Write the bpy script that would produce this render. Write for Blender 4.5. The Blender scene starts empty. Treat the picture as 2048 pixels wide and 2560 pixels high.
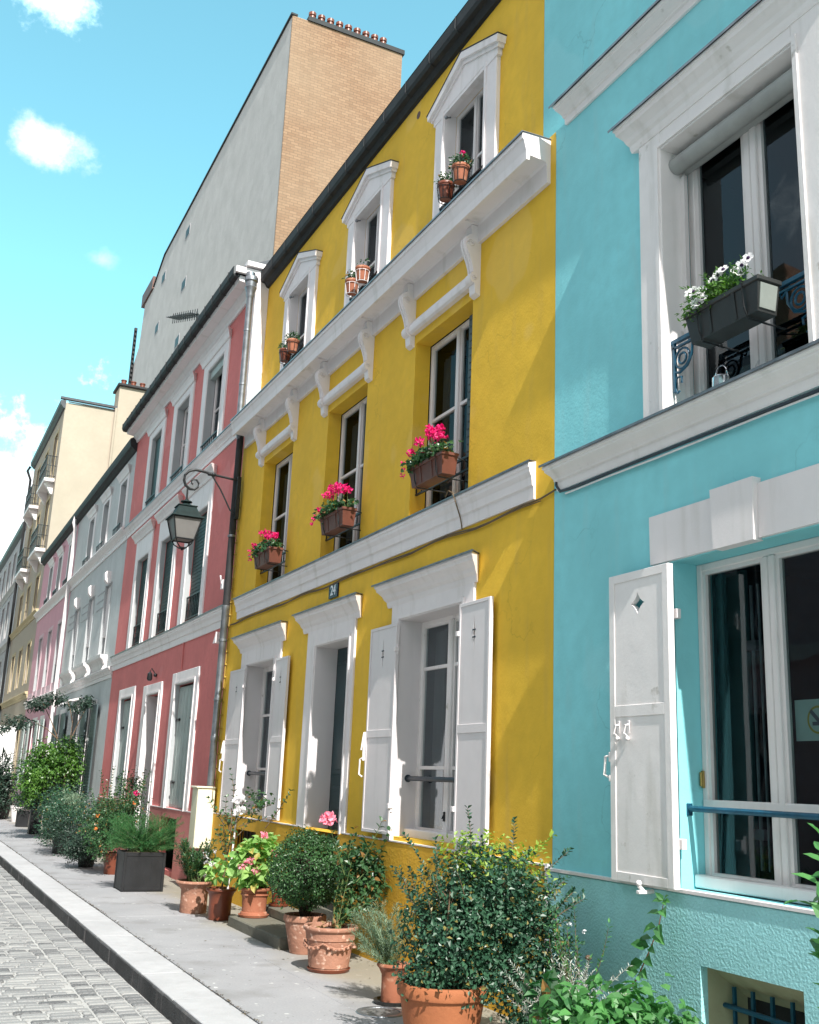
import bpy, math, random
from mathutils import Vector, Matrix, Quaternion, noise
R = math.radians
PI = math.pi
sc = bpy.context.scene
COL = sc.collection
rnd = random.Random(7)
W = 4.2            # x of the terrace's street front
WU = 4.39          # x of the set-back top storey of the two nearest houses

# ------------------------------------------------------------------ materials
def new_mat(name):
    m = bpy.data.materials.new(name); m.use_nodes = True
    nt = m.node_tree; nt.nodes.clear()
    out = nt.nodes.new('ShaderNodeOutputMaterial')
    b = nt.nodes.new('ShaderNodeBsdfPrincipled')
    nt.links.new(b.outputs[0], out.inputs[0])
    return m, nt, b, out

def nd(nt, t, **kw):
    n = nt.nodes.new(t)
    for k, v in kw.items():
        if k.startswith('i_'):
            n.inputs[k[2:].replace('_', ' ')].default_value = v
        else:
            setattr(n, k, v)
    return n

def noise_fac(nt, vec, scale, detail=4, lo=0.35, hi=0.65, stretch=None):
    if stretch:
        mp = nd(nt, 'ShaderNodeMapping'); mp.inputs['Scale'].default_value = stretch
        nt.links.new(vec, mp.inputs[0]); vec = mp.outputs[0]
    n = nd(nt, 'ShaderNodeTexNoise'); n.inputs['Scale'].default_value = scale; n.inputs['Detail'].default_value = detail
    nt.links.new(vec, n.inputs['Vector'])
    mr = nd(nt, 'ShaderNodeMapRange'); mr.inputs['From Min'].default_value = lo; mr.inputs['From Max'].default_value = hi
    nt.links.new(n.outputs['Fac'], mr.inputs['Value'])
    return mr.outputs[0]

def mixc(nt, fac, a, b):
    m = nd(nt, 'ShaderNodeMix', data_type='RGBA')
    for sock, v in ((m.inputs['Factor'], fac), (m.inputs[6], a), (m.inputs[7], b)):
        if hasattr(v, 'links'): nt.links.new(v, sock)
        elif isinstance(v, (int, float)): sock.default_value = v
        else: sock.default_value = (*v, 1)
    return m.outputs[2]

def scale_c(c, k): return tuple(min(1, x * k) for x in c)

def plaster(name, col, var=.10, dirt=.25, bump=.15, bscale=60, rough=.85, dirtcol=(.30, .26, .21), patch=None, spec=.3, lump=.25, crack=0):
    m, nt, b, out = new_mat(name)
    tc = nd(nt, 'ShaderNodeTexCoord').outputs['Object']
    f1 = noise_fac(nt, tc, 1.1, 5, .3, .7)
    c = mixc(nt, f1, scale_c(col, 1 - var), scale_c(col, 1 + var))
    f2 = noise_fac(nt, tc, 9, 6, .35, .75)
    c = mixc(nt, f2, c, mixc(nt, .5, c, scale_c(col, 1 - var * 1.5)))
    if dirt:
        f3 = noise_fac(nt, tc, 3.2, 8, .56, .80, stretch=(1.6, 2.2, .35))
        mm = nd(nt, 'ShaderNodeMath', operation='MULTIPLY'); nt.links.new(f3, mm.inputs[0]); mm.inputs[1].default_value = dirt
        c = mixc(nt, mm.outputs[0], c, dirtcol)
    if crack:
        vo = nd(nt, 'ShaderNodeTexVoronoi', feature='DISTANCE_TO_EDGE'); vo.inputs['Scale'].default_value = .55
        wn = nd(nt, 'ShaderNodeTexNoise'); wn.inputs['Scale'].default_value = 2.5; wn.inputs['Detail'].default_value = 8; nt.links.new(tc, wn.inputs['Vector'])
        wm = nd(nt, 'ShaderNodeVectorMath', operation='MULTIPLY_ADD'); nt.links.new(wn.outputs['Color'], wm.inputs[0]); wm.inputs[1].default_value = (.9, .9, .9); nt.links.new(tc, wm.inputs[2])
        nt.links.new(wm.outputs[0], vo.inputs['Vector'])
        cm = nd(nt, 'ShaderNodeMapRange'); cm.inputs['From Min'].default_value = .0; cm.inputs['From Max'].default_value = .006; cm.inputs['To Min'].default_value = 1; cm.inputs['To Max'].default_value = 0; nt.links.new(vo.outputs['Distance'], cm.inputs['Value'])
        cf = noise_fac(nt, tc, .9, 3, .50, .62)
        c2 = nd(nt, 'ShaderNodeMath', operation='MULTIPLY'); nt.links.new(cm.outputs[0], c2.inputs[0]); nt.links.new(cf, c2.inputs[1])
        c3 = nd(nt, 'ShaderNodeMath', operation='MULTIPLY'); nt.links.new(c2.outputs[0], c3.inputs[0]); c3.inputs[1].default_value = crack
        c = mixc(nt, c3.outputs[0], c, scale_c(col, .35))
        # repaired, slightly paler patches
        pf = noise_fac(nt, tc, .7, 2, .60, .615); pm = nd(nt, 'ShaderNodeMath', operation='MULTIPLY'); nt.links.new(pf, pm.inputs[0]); pm.inputs[1].default_value = .35
        c = mixc(nt, pm.outputs[0], c, tuple(min(1, x*.9 + .10) for x in col))
    if patch:
        f4 = noise_fac(nt, tc, patch[1], 9, patch[2] - .03, patch[2] + .07)
        c = mixc(nt, f4, c, patch[0])
    nt.links.new(c, b.inputs['Base Color'])
    b.inputs['Roughness'].default_value = rough
    b.inputs['Specular IOR Level'].default_value = spec
    n = nd(nt, 'ShaderNodeTexNoise'); n.inputs['Scale'].default_value = bscale; n.inputs['Detail'].default_value = 5
    nt.links.new(tc, n.inputs['Vector'])
    n2 = nd(nt, 'ShaderNodeTexNoise'); n2.inputs['Scale'].default_value = 3.5; n2.inputs['Detail'].default_value = 3
    nt.links.new(tc, n2.inputs['Vector'])
    b1 = nd(nt, 'ShaderNodeBump'); b1.inputs['Strength'].default_value = bump; b1.inputs['Distance'].default_value = .01
    b2 = nd(nt, 'ShaderNodeBump'); b2.inputs['Strength'].default_value = lump; b2.inputs['Distance'].default_value = .02
    nt.links.new(n.outputs['Fac'], b1.inputs['Height']); nt.links.new(n2.outputs['Fac'], b2.inputs['Height'])
    nt.links.new(b2.outputs[0], b1.inputs['Normal']); nt.links.new(b1.outputs[0], b.inputs['Normal'])
    return m

def simple(name, col, rough=.6, metal=0, var=.12, scale=8, bump=.1, spec=.5, island=0):
    m, nt, b, out = new_mat(name)
    tc = nd(nt, 'ShaderNodeTexCoord').outputs['Object']
    f = noise_fac(nt, tc, scale, 5, .3, .7)
    c = mixc(nt, f, scale_c(col, 1 - var), scale_c(col, 1 + var))
    if island:
        g = nd(nt, 'ShaderNodeNewGeometry')
        mr = nd(nt, 'ShaderNodeMapRange'); mr.inputs['To Min'].default_value = 1 - island; mr.inputs['To Max'].default_value = 1 + island
        nt.links.new(g.outputs['Random Per Island'], mr.inputs['Value'])
        hs = nd(nt, 'ShaderNodeHueSaturation'); nt.links.new(mr.outputs[0], hs.inputs['Value']); nt.links.new(c, hs.inputs['Color'])
        c = hs.outputs[0]
    nt.links.new(c, b.inputs['Base Color'])
    b.inputs['Roughness'].default_value = rough; b.inputs['Metallic'].default_value = metal
    b.inputs['Specular IOR Level'].default_value = spec
    if bump:
        n = nd(nt, 'ShaderNodeTexNoise'); n.inputs['Scale'].default_value = scale * 6; nt.links.new(tc, n.inputs['Vector'])
        bb = nd(nt, 'ShaderNodeBump'); bb.inputs['Strength'].default_value = bump; bb.inputs['Distance'].default_value = .004
        nt.links.new(n.outputs['Fac'], bb.inputs['Height']); nt.links.new(bb.outputs[0], b.inputs['Normal'])
    return m

def leafmat(name, c0, c1, rough=.42, trans=.35, third=None):
    """each leaf its own shade between two real leaf colours, with light passing through"""
    m, nt, b, out = new_mat(name)
    g = nd(nt, 'ShaderNodeNewGeometry')
    tc = nd(nt, 'ShaderNodeTexCoord').outputs['Object']
    f = noise_fac(nt, tc, 4, 3, .35, .65)
    ad = nd(nt, 'ShaderNodeMath', operation='ADD'); nt.links.new(g.outputs['Random Per Island'], ad.inputs[0]); nt.links.new(f, ad.inputs[1])
    hf = nd(nt, 'ShaderNodeMath', operation='MULTIPLY'); nt.links.new(ad.outputs[0], hf.inputs[0]); hf.inputs[1].default_value = .5
    c = mixc(nt, hf.outputs[0], c0, c1)
    if third:
        gt = nd(nt, 'ShaderNodeMath', operation='GREATER_THAN'); nt.links.new(g.outputs['Random Per Island'], gt.inputs[0]); gt.inputs[1].default_value = 1 - third[1]
        c = mixc(nt, gt.outputs[0], c, third[0])
    nt.links.new(c, b.inputs['Base Color']); b.inputs['Roughness'].default_value = rough
    b.inputs['Specular IOR Level'].default_value = .5
    tr = nd(nt, 'ShaderNodeBsdfTranslucent')
    hs = nd(nt, 'ShaderNodeHueSaturation'); hs.inputs['Saturation'].default_value = 1.15; hs.inputs['Value'].default_value = 1.6
    nt.links.new(c, hs.inputs['Color']); nt.links.new(hs.outputs[0], tr.inputs[0])
    mx = nd(nt, 'ShaderNodeMixShader'); mx.inputs[0].default_value = trans
    nt.links.new(b.outputs[0], mx.inputs[1]); nt.links.new(tr.outputs[0], mx.inputs[2]); nt.links.new(mx.outputs[0], out.inputs[0])
    return m

def glassmat(name, tint=(.55, .62, .62), base=.02, gain=.5):
    m = bpy.data.materials.new(name); m.use_nodes = True
    nt = m.node_tree; nt.nodes.clear()
    out = nt.nodes.new('ShaderNodeOutputMaterial')
    tr = nd(nt, 'ShaderNodeBsdfTransparent'); tr.inputs[0].default_value = (*tint, 1)
    gl = nd(nt, 'ShaderNodeBsdfGlossy'); gl.inputs['Roughness'].default_value = .015
    gl.inputs[0].default_value = (.75, .85, .92, 1)
    tc = nd(nt, 'ShaderNodeTexCoord').outputs['Object']
    n = nd(nt, 'ShaderNodeTexNoise'); n.inputs['Scale'].default_value = 1.7; nt.links.new(tc, n.inputs['Vector'])
    bb = nd(nt, 'ShaderNodeBump'); bb.inputs['Strength'].default_value = .16; bb.inputs['Distance'].default_value = .02
    nt.links.new(n.outputs['Fac'], bb.inputs['Height']); nt.links.new(bb.outputs[0], gl.inputs['Normal'])
    fr = nd(nt, 'ShaderNodeFresnel'); fr.inputs[0].default_value = 1.42
    ml = nd(nt, 'ShaderNodeMath', operation='MULTIPLY_ADD'); nt.links.new(fr.outputs[0], ml.inputs[0]); ml.inputs[1].default_value = gain; ml.inputs[2].default_value = base
    ml.use_clamp = True
    mx = nd(nt, 'ShaderNodeMixShader'); nt.links.new(ml.outputs[0], mx.inputs[0]); nt.links.new(tr.outputs[0], mx.inputs[1]); nt.links.new(gl.outputs[0], mx.inputs[2])
    nt.links.new(mx.outputs[0], out.inputs[0])
    return m

M = {}
M['yellow'] = plaster('yellow_plaster', (.78, .49, .045), .10, .40, .16, 45, dirtcol=(.52, .34, .10), crack=.3)
M['yellow_plinth'] = plaster('yellow_plinth_plaster', (.70, .40, .04), .12, .5, .5, 38, dirtcol=(.38, .26, .10))
M['teal'] = plaster('teal_plaster', (.25, .66, .71), .09, .40, .18, 45, dirtcol=(.33, .58, .60), crack=.3)
M['teal_plinth'] = plaster('teal_rough_render', (.36, .72, .75), .10, .40, .8, 60, dirtcol=(.24, .50, .54), lump=.16)
M['red'] = plaster('red_plaster', (.64, .195, .185), .10, .40, .15, 45, dirtcol=(.47, .17, .14), crack=.3)
M['red_plinth'] = plaster('red_plinth_plaster', (.56, .21, .19), .10, .4, .4, 38, dirtcol=(.40, .20, .16))
M['grey'] = plaster('pale_grey_plaster', (.52, .55, .55), .10, .55, .15, 45, dirtcol=(.32, .32, .30), crack=.3)
M['pink'] = plaster('pink_plaster', (.66, .36, .42), .08, .3, .15, 45, dirtcol=(.50, .33, .36))
M['palepink'] = plaster('pale_pink_paint', (.68, .50, .54), .08, .3, .15, 45)
M['cream'] = plaster('cream_plaster', (.40, .345, .275), .06, .25, .15, 45, dirtcol=(.42, .34, .24))
M['ochre'] = plaster('pale_ochre_plaster', (.50, .42, .26), .08, .3, .15, 45, dirtcol=(.44, .37, .25))
M['towergrey'] = plaster('grey_cement_render', (.46, .46, .45), .09, .55, .1, 20, dirtcol=(.34, .335, .33), crack=.3)
M['fargrey'] = plaster('weathered_grey_plaster', (.42, .42, .44), .10, .5, .1, 40, dirtcol=(.22, .21, .22))
M['white'] = plaster('white_trim_paint', (.78, .735, .735), .05, .45, .07, 70, rough=.6, dirtcol=(.42, .39, .33), spec=.35, lump=.12)
M['whiteworn'] = plaster('worn_white_paint', (.80, .765, .755), .05, .55, .07, 60, rough=.6, dirtcol=(.45, .43, .38), patch=((.36, .33, .28), 7, .70), spec=.35, lump=.2)
M['shutter'] = plaster('grey_white_shutter_paint', (.70, .66, .665), .04, .35, .05, 80, rough=.5, dirtcol=(.45, .44, .43), spec=.4, lump=.12)
M['framewhite'] = plaster('window_frame_paint', (.74, .70, .69), .04, .35, .05, 80, rough=.45, spec=.4, lump=.08)
M['greenshutter'] = simple('dark_green_paint', (.016, .042, .040), .55, var=.2, scale=5)
M['greyshutter'] = simple('grey_green_shutter_paint', (.36, .42, .40), .6, var=.12, scale=4)
M['darkshutter'] = simple('dark_grey_shutter_paint', (.05, .075, .08), .6, var=.3, scale=3)
M['door'] = simple('dark_teal_door_paint', (.010, .038, .046), .4, var=.15, scale=4)
M['doorbrown'] = simple('brown_shutter_wood', (.10, .035, .022), .55, var=.3, scale=6)
M['iron'] = simple('black_iron', (.018, .02, .022), .45, .3, var=.3, scale=20)
M['ironblue'] = simple('dark_blue_iron', (.006, .075, .135), .4, .1, var=.25, scale=20)
M['bar'] = simple('dark_slate_blue_bar', (.022, .035, .05), .45, .1, var=.25, scale=20)
M['zinc'] = simple('weathered_zinc', (.23, .25, .27), .42, .75, var=.3, scale=7)
M['darkzinc'] = simple('dark_zinc_gutter', (.016, .017, .019), .75, .0, var=.3, scale=7)
M['slate'] = simple('slate_roof', (.05, .055, .065), .6, var=.3, scale=9)
M['terracotta'] = plaster('terracotta', (.34, .125, .07), .16, .35, .3, 40, rough=.8, patch=((.46, .23, .15), 12, .60), dirtcol=(.14, .07, .045))
M['terradark'] = plaster('dark_glazed_terracotta', (.17, .045, .022), .18, .0, .15, 40, rough=.38, spec=.5)
M['terraworn'] = plaster('weathered_terracotta', (.37, .185, .125), .18, .5, .7, 26, rough=.85, dirtcol=(.20, .11, .07), patch=((.60, .40, .31), 22, .60))
M['terraorange'] = plaster('orange_terracotta', (.37, .13, .055), .16, .40, .25, 40, rough=.8, patch=((.32, .11, .05), 8, .60), dirtcol=(.22, .09, .045))
M['plasticbrown'] = simple('brown_trough_plastic', (.115, .034, .020), .5, var=.12, scale=9)
M['blackplastic'] = simple('black_trough_plastic', (.020, .021, .020), .45, var=.2, scale=9)
M['greyplastic'] = simple('light_grey_plastic', (.21, .23, .21), .5, var=.08, scale=9)
M['planter'] = simple('charcoal_planter_metal', (.014, .015, .017), .5, .2, var=.25, scale=6)
M['soil'] = simple('potting_soil', (.035, .022, .014), .95, var=.5, scale=30, bump=.8)
M['bark'] = simple('brown_bark', (.10, .065, .04), .9, var=.35, scale=20, bump=.6)
M['stem'] = simple('green_stem', (.09, .13, .04), .6, var=.3, scale=20)
M['woody'] = simple('woody_stem', (.16, .10, .06), .8, var=.3, scale=20)
M['step'] = plaster('mossy_stone_step', (.15, .145, .115), .15, .5, .6, 25, dirtcol=(.07, .075, .045))
M['kerbface'] = plaster('rough_granite_dirt_and_shade', (.065, .065, .067), .3, .5, 1.0, 60, dirtcol=(.16, .15, .14), lump=1)  # street side of the kerb: gutter shadow painted in along with the dirt
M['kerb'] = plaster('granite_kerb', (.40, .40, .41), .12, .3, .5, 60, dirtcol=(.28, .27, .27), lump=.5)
M['interior'] = simple('dark_room', (.016, .017, .018), .9, var=.1, bump=0)
M['roomteal'] = simple('dim_room_wall', (.035, .035, .042), .9, var=.2, bump=0)
M['curtain'] = simple('grey_curtain', (.10, .098, .10), .9, var=.15, scale=3, bump=0)
M['whitecurtain'] = simple('white_curtain', (.55, .55, .56), .9, var=.12, scale=3, bump=0)
M['blind'] = simple('grey_blind_slats', (.33, .34, .33), .6, var=.12, scale=6)
M['lampglass'] = simple('frosted_lamp_glass', (.17, .165, .16), .5, var=.1, scale=5, spec=.4, bump=0)
M['lampgreen'] = simple('dark_green_lamp_metal', (.008, .020, .020), .7, .0, var=.25, scale=15, spec=.2)
M['utility'] = simple('cream_utility_box', (.74, .70, .53), .45, var=.05, scale=5)
M['enamel'] = simple('dark_blue_enamel', (.008, .014, .05), .25, var=.1, bump=0)
M['enamelwhite'] = simple('white_enamel', (.75, .77, .8), .3, var=.03, bump=0)
M['paper'] = simple('mint_paper', (.42, .60, .56), .7, var=.04, bump=0)
M['signyellow'] = simple('dark_yellow_print', (.40, .35, .05), .7, var=.04, bump=0)
M['signgrey'] = simple('slate_print', (.10, .12, .15), .7, var=.04, bump=0)
M['chrome'] = simple('polished_tin', (.62, .64, .66), .16, .95, var=.05, bump=0)
M['brass'] = simple('brass', (.45, .30, .10), .3, .9, var=.1)
M['cover'] = simple('cast_iron_cover', (.16, .16, .155), .6, .3, var=.25, scale=14, bump=.6)
M['glass'] = glassmat('window_glass')
M['glassup'] = glassmat('upper_window_glass', (.45, .52, .54), .03, .6)
M['glassdark'] = glassmat('dim_window_glass', (.5, .56, .56), .012, .22)
M['canvas'] = simple('white_canvas', (.80, .80, .80), .8, var=.04)
# leaves
M['l_box'] = leafmat('boxwood_leaf', (.020, .060, .022), (.06, .15, .045), .40, .2)
M['l_shrub'] = leafmat('shrub_leaf', (.016, .056, .032), (.050, .13, .068), .38, .18, third=((.20, .17, .05), .035))
M['l_tip'] = leafmat('young_yellow_green_leaf', (.20, .34, .05), (.34, .44, .08), .45, .4)
M['l_rose'] = leafmat('rose_leaf', (.02, .065, .028), (.065, .15, .055), .34, .25, third=((.24, .13, .04), .05))
M['l_hyd'] = leafmat('hydrangea_leaf', (.16, .34, .09), (.33, .50, .16), .5, .35, third=((.42, .36, .10), .05))
M['l_bright'] = leafmat('bright_green_leaf', (.022, .085, .018), (.14, .28, .05), .36, .3)
M['l_fern'] = leafmat('fern_green', (.02, .11, .03), (.06, .20, .06), .6, .3)
M['l_dark'] = leafmat('dark_leaf', (.015, .035, .025), (.04, .075, .05), .4, .2)
M['l_grey'] = leafmat('grey_green_leaf', (.12, .19, .12), (.24, .33, .22), .6, .3)
M['l_ivy'] = leafmat('ivy_leaf', (.025, .11, .035), (.13, .34, .10), .35, .35)
M['l_dry'] = leafmat('dry_leaf', (.20, .12, .05), (.36, .22, .10), .8, .2)
M['p_magenta'] = leafmat('magenta_petal', (.55, .006, .12), (.80, .02, .22), .6, .3)
M['p_pink'] = leafmat('pink_petal', (.75, .22, .32), (.85, .38, .48), .6, .35)
M['p_white'] = leafmat('white_petal', (.75, .74, .76), (.85, .84, .85), .6, .3)
M['p_orange'] = leafmat('orange_petal', (.70, .14, .03), (.80, .35, .10), .6, .3)
M['p_eye'] = simple('dark_violet_flower_eye', (.03, .006, .05), .8, bump=0)

def brickmat():
    m, nt, b, out = new_mat('pale_orange_brick')
    tc = nd(nt, 'ShaderNodeTexCoord').outputs['Object']
    sp = nd(nt, 'ShaderNodeSeparateXYZ'); nt.links.new(tc, sp.inputs[0])
    cb = nd(nt, 'ShaderNodeCombineXYZ'); nt.links.new(sp.outputs[0], cb.inputs[0]); nt.links.new(sp.outputs[2], cb.inputs[1])
    br = nd(nt, 'ShaderNodeTexBrick'); nt.links.new(cb.outputs[0], br.inputs['Vector'])
    br.inputs['Color1'].default_value = (.215, .115, .062, 1); br.inputs['Color2'].default_value = (.285, .165, .095, 1)
    br.inputs['Mortar'].default_value = (.13, .075, .045, 1); br.inputs['Scale'].default_value = 1
    br.inputs['Brick Width'].default_value = .30; br.inputs['Row Height'].default_value = .115; br.inputs['Mortar Size'].default_value = .011
    f = noise_fac(nt, tc, .30, 6, .35, .7)
    c = mixc(nt, f, br.outputs[0], mixc(nt, .45, br.outputs[0], (.30, .215, .145)))
    f = noise_fac(nt, tc, 1.2, 6, .55, .8, stretch=(1.5, 1, .25))
    c = mixc(nt, f, c, mixc(nt, .4, c, (.16, .10, .06)))
    nt.links.new(c, b.inputs['Base Color']); b.inputs['Roughness'].default_value = .85
    return m
M['brick'] = brickmat()

def pavemat():
    m, nt, b, out = new_mat('worn_grey_pavement')
    tc = nd(nt, 'ShaderNodeTexCoord').outputs['Object']
    f1 = noise_fac(nt, tc, .8, 6, .3, .7)
    c = mixc(nt, f1, (.24, .24, .25), (.34, .34, .352))
    f2 = noise_fac(nt, tc, 60, 3, .35, .7)
    c = mixc(nt, f2, c, mixc(nt, .45, c, (.22, .22, .23)))
    f3 = noise_fac(nt, tc, 2.3, 9, .52, .70)
    c = mixc(nt, f3, c, mixc(nt, .55, c, (.17, .165, .16)))
    f5 = noise_fac(nt, tc, 26, 2, .70, .73)
    c = mixc(nt, f5, c, (.13, .13, .13))
    f4 = noise_fac(nt, tc, 11, 8, .66, .70)
    c = mixc(nt, f4, c, (.50, .50, .50))
    # damp, mossy band beside the house fronts
    sp = nd(nt, 'ShaderNodeSeparateXYZ'); nt.links.new(tc, sp.inputs[0])
    nz = nd(nt, 'ShaderNodeTexNoise'); nz.inputs['Scale'].default_value = 1.6; nz.inputs['Detail'].default_value = 7; nt.links.new(tc, nz.inputs['Vector'])
    ad = nd(nt, 'ShaderNodeMath', operation='MULTIPLY_ADD'); nt.links.new(nz.outputs['Fac'], ad.inputs[0]); ad.inputs[1].default_value = .9; nt.links.new(sp.outputs[0], ad.inputs[2])
    mr = nd(nt, 'ShaderNodeMapRange'); mr.inputs['From Min'].default_value = 3.75; mr.inputs['From Max'].default_value = 4.25; nt.links.new(ad.outputs[0], mr.inputs['Value'])
    ml = nd(nt, 'ShaderNodeMath', operation='MULTIPLY'); nt.links.new(mr.outputs[0], ml.inputs[0]); ml.inputs[1].default_value = .75
    c = mixc(nt, ml.outputs[0], c, (.24, .215, .15))
    nt.links.new(c, b.inputs['Base Color']); b.inputs['Roughness'].default_value = .8
    n = nd(nt, 'ShaderNodeTexNoise'); n.inputs['Scale'].default_value = 55; n.inputs['Detail'].default_value = 6; nt.links.new(tc, n.inputs['Vector'])
    bb = nd(nt, 'ShaderNodeBump'); bb.inputs['Strength'].default_value = .5; bb.inputs['Distance'].default_value = .006
    nt.links.new(n.outputs['Fac'], bb.inputs['Height']); nt.links.new(bb.outputs[0], b.inputs['Normal'])
    return m
M['pave'] = pavemat()
def settmat():
    m, nt, b, out = new_mat('granite_setts')
    tc = nd(nt, 'ShaderNodeTexCoord').outputs['Object']
    g = nd(nt, 'ShaderNodeNewGeometry')
    cr = nd(nt, 'ShaderNodeValToRGB'); nt.links.new(g.outputs['Random Per Island'], cr.inputs[0])
    e = cr.color_ramp.elements; e[0].color = (.04, .04, .043, 1); e[1].color = (.25, .247, .24, 1); e[1].position = 1
    x = cr.color_ramp.elements.new(.30); x.color = (.15, .15, .152, 1)
    f2 = noise_fac(nt, tc, 90, 4, .3, .7)
    c = mixc(nt, f2, cr.outputs[0], mixc(nt, .35, cr.outputs[0], (.45, .45, .45)))
    nt.links.new(c, b.inputs['Base Color']); b.inputs['Roughness'].default_value = .75
    n = nd(nt, 'ShaderNodeTexNoise'); n.inputs['Scale'].default_value = 50; n.inputs['Detail'].default_value = 4; nt.links.new(tc, n.inputs['Vector'])
    bb = nd(nt, 'ShaderNodeBump'); bb.inputs['Strength'].default_value = .5; bb.inputs['Distance'].default_value = .006
    nt.links.new(n.outputs['Fac'], bb.inputs['Height']); nt.links.new(bb.outputs[0], b.inputs['Normal'])
    return m
M['sett'] = settmat()
M['mortar'] = plaster('pale_joint_mortar', (.40, .395, .385), .12, .35, .6, 50, dirtcol=(.26, .25, .24))
M['ground'] = plaster('grey_ground', (.28, .28, .28), .12, .3, .3, 30)

# ------------------------------------------------------------------ mesh builder
class MB:
    def __init__(s): s.v = []; s.f = []
    def add(s, vs, fs):
        o = len(s.v); s.v += [tuple(v) for v in vs]; s.f += [tuple(i + o for i in f) for f in fs]
    def box(s, x0, x1, y0, y1, z0, z1):
        if x0 > x1: x0, x1 = x1, x0
        if y0 > y1: y0, y1 = y1, y0
        if z0 > z1: z0, z1 = z1, z0
        s.add([(x0,y0,z0),(x1,y0,z0),(x1,y1,z0),(x0,y1,z0),(x0,y0,z1),(x1,y0,z1),(x1,y1,z1),(x0,y1,z1)],
              [(0,3,2,1),(4,5,6,7),(0,1,5,4),(1,2,6,5),(2,3,7,6),(3,0,4,7)])
    def cbox(s, x0, x1, y0, y1, z0, z1, c=.004):
        """box with small chamfers on all vertical and horizontal edges"""
        vs = []
        for sx in (0, 1):
            for sy in (0, 1):
                for sz in (0, 1):
                    x, y, z = (x0, x1)[sx], (y0, y1)[sy], (z0, z1)[sz]
                    dx, dy, dz = (c, -c)[sx], (c, -c)[sy], (c, -c)[sz]
                    vs += [(x, y+dy, z+dz), (x+dx, y, z+dz), (x+dx, y+dy, z)]
        def k(sx, sy, sz, a): return (sx*4 + sy*2 + sz)*3 + a
        fs = []
        for sx in (0, 1): fs.append((k(sx,0,0,0), k(sx,1,0,0), k(sx,1,1,0), k(sx,0,1,0)))
        for sy in (0, 1): fs.append((k(0,sy,0,1), k(1,sy,0,1), k(1,sy,1,1), k(0,sy,1,1)))
        for sz in (0, 1): fs.append((k(0,0,sz,2), k(1,0,sz,2), k(1,1,sz,2), k(0,1,sz,2)))
        for sx in (0, 1):
            for sy in (0, 1): fs.append((k(sx,sy,0,0), k(sx,sy,0,1), k(sx,sy,1,1), k(sx,sy,1,0)))
            for sz in (0, 1): fs.append((k(sx,0,sz,0), k(sx,0,sz,2), k(sx,1,sz,2), k(sx,1,sz,0)))
        for sy in (0, 1):
            for sz in (0, 1): fs.append((k(0,sy,sz,1), k(0,sy,sz,2), k(1,sy,sz,2), k(1,sy,sz,1)))
        for sx in (0, 1):
            for sy in (0, 1):
                for sz in (0, 1): fs.append((k(sx,sy,sz,0), k(sx,sy,sz,1), k(sx,sy,sz,2)))
        s.add(vs, fs)
    def wb(s, w, y0, y1, z0, z1, p0, p1, c=0):
        """box on the wall plane x=w between outward distances p0..p1"""
        (s.cbox(w - p1, w - p0, y0, y1, z0, z1, c) if c else s.box(w - p1, w - p0, y0, y1, z0, z1))
    def prof(s, w, y0, y1, pts, lean=0):
        """profile (p outward, z) extruded along y"""
        n = len(pts)
        a = [(w - p, y0 - lean * p, z) for p, z in pts]; b = [(w - p, y1 + lean * p, z) for p, z in pts]
        s.add(a + b, [(i, (i+1) % n, n + (i+1) % n, n + i) for i in range(n)] + [tuple(range(n))[::-1], tuple(range(n, 2*n))])
    def poly(s, pts, x0, x1):
        """polygon in (y,z) extruded between x0 and x1"""
        n = len(pts)
        s.add([(x0, y, z) for y, z in pts] + [(x1, y, z) for y, z in pts],
              [(i, (i+1) % n, n + (i+1) % n, n + i) for i in range(n)] + [tuple(range(n))[::-1], tuple(range(n, 2*n))])
    def lathe(s, cx, cy, prof, seg=40, wob=0):
        n = len(prof); vs = []; fs = []
        for i in range(seg):
            a = 2*PI*i/seg
            for r, z in prof:
                rr = r * (1 + wob * math.sin(3*a + z*9)) if wob else r
                vs.append((cx + rr*math.cos(a), cy + rr*math.sin(a), z))
        for i in range(seg):
            j = (i+1) % seg
            for k in range(n-1): fs.append((i*n+k, j*n+k, j*n+k+1, i*n+k+1))
        s.add(vs, fs)
    def tube(s, path, r, seg=8, cap=True):
        path = [Vector(p) for p in path]; n = len(path)
        rs = r if isinstance(r, (list, tuple)) else [r]*n
        vs = []; fs = []
        ref = Vector((.31, .17, .93))
        for i, p in enumerate(path):
            d = (path[min(i+1, n-1)] - path[max(i-1, 0)]).normalized()
            if abs(d.dot(ref)) > .98: ref = Vector((.9, .3, .1))
            a = d.cross(ref).normalized(); b = d.cross(a)
            for k in range(seg):
                t = 2*PI*k/seg
                vs.append(p + (a*math.cos(t) + b*math.sin(t))*rs[i])
        for i in range(n-1):
            for k in range(seg):
                k2 = (k+1) % seg
                fs.append((i*seg+k, i*seg+k2, (i+1)*seg+k2, (i+1)*seg+k))
        if cap: fs += [tuple(range(seg))[::-1], tuple(range((n-1)*seg, n*seg))]
        s.add(vs, fs)
    def sphere(s, c, r, seg=10, rings=7, sc3=(1,1,1)):
        vs = []; fs = []
        for i in range(rings+1):
            t = PI*i/rings
            for k in range(seg):
                a = 2*PI*k/seg
                vs.append((c[0]+r*sc3[0]*math.sin(t)*math.cos(a), c[1]+r*sc3[1]*math.sin(t)*math.sin(a), c[2]+r*sc3[2]*math.cos(t)))
        for i in range(rings):
            for k in range(seg):
                k2 = (k+1) % seg
                fs.append((i*seg+k, (i+1)*seg+k, (i+1)*seg+k2, i*seg+k2))
        s.add(vs, fs)
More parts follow.
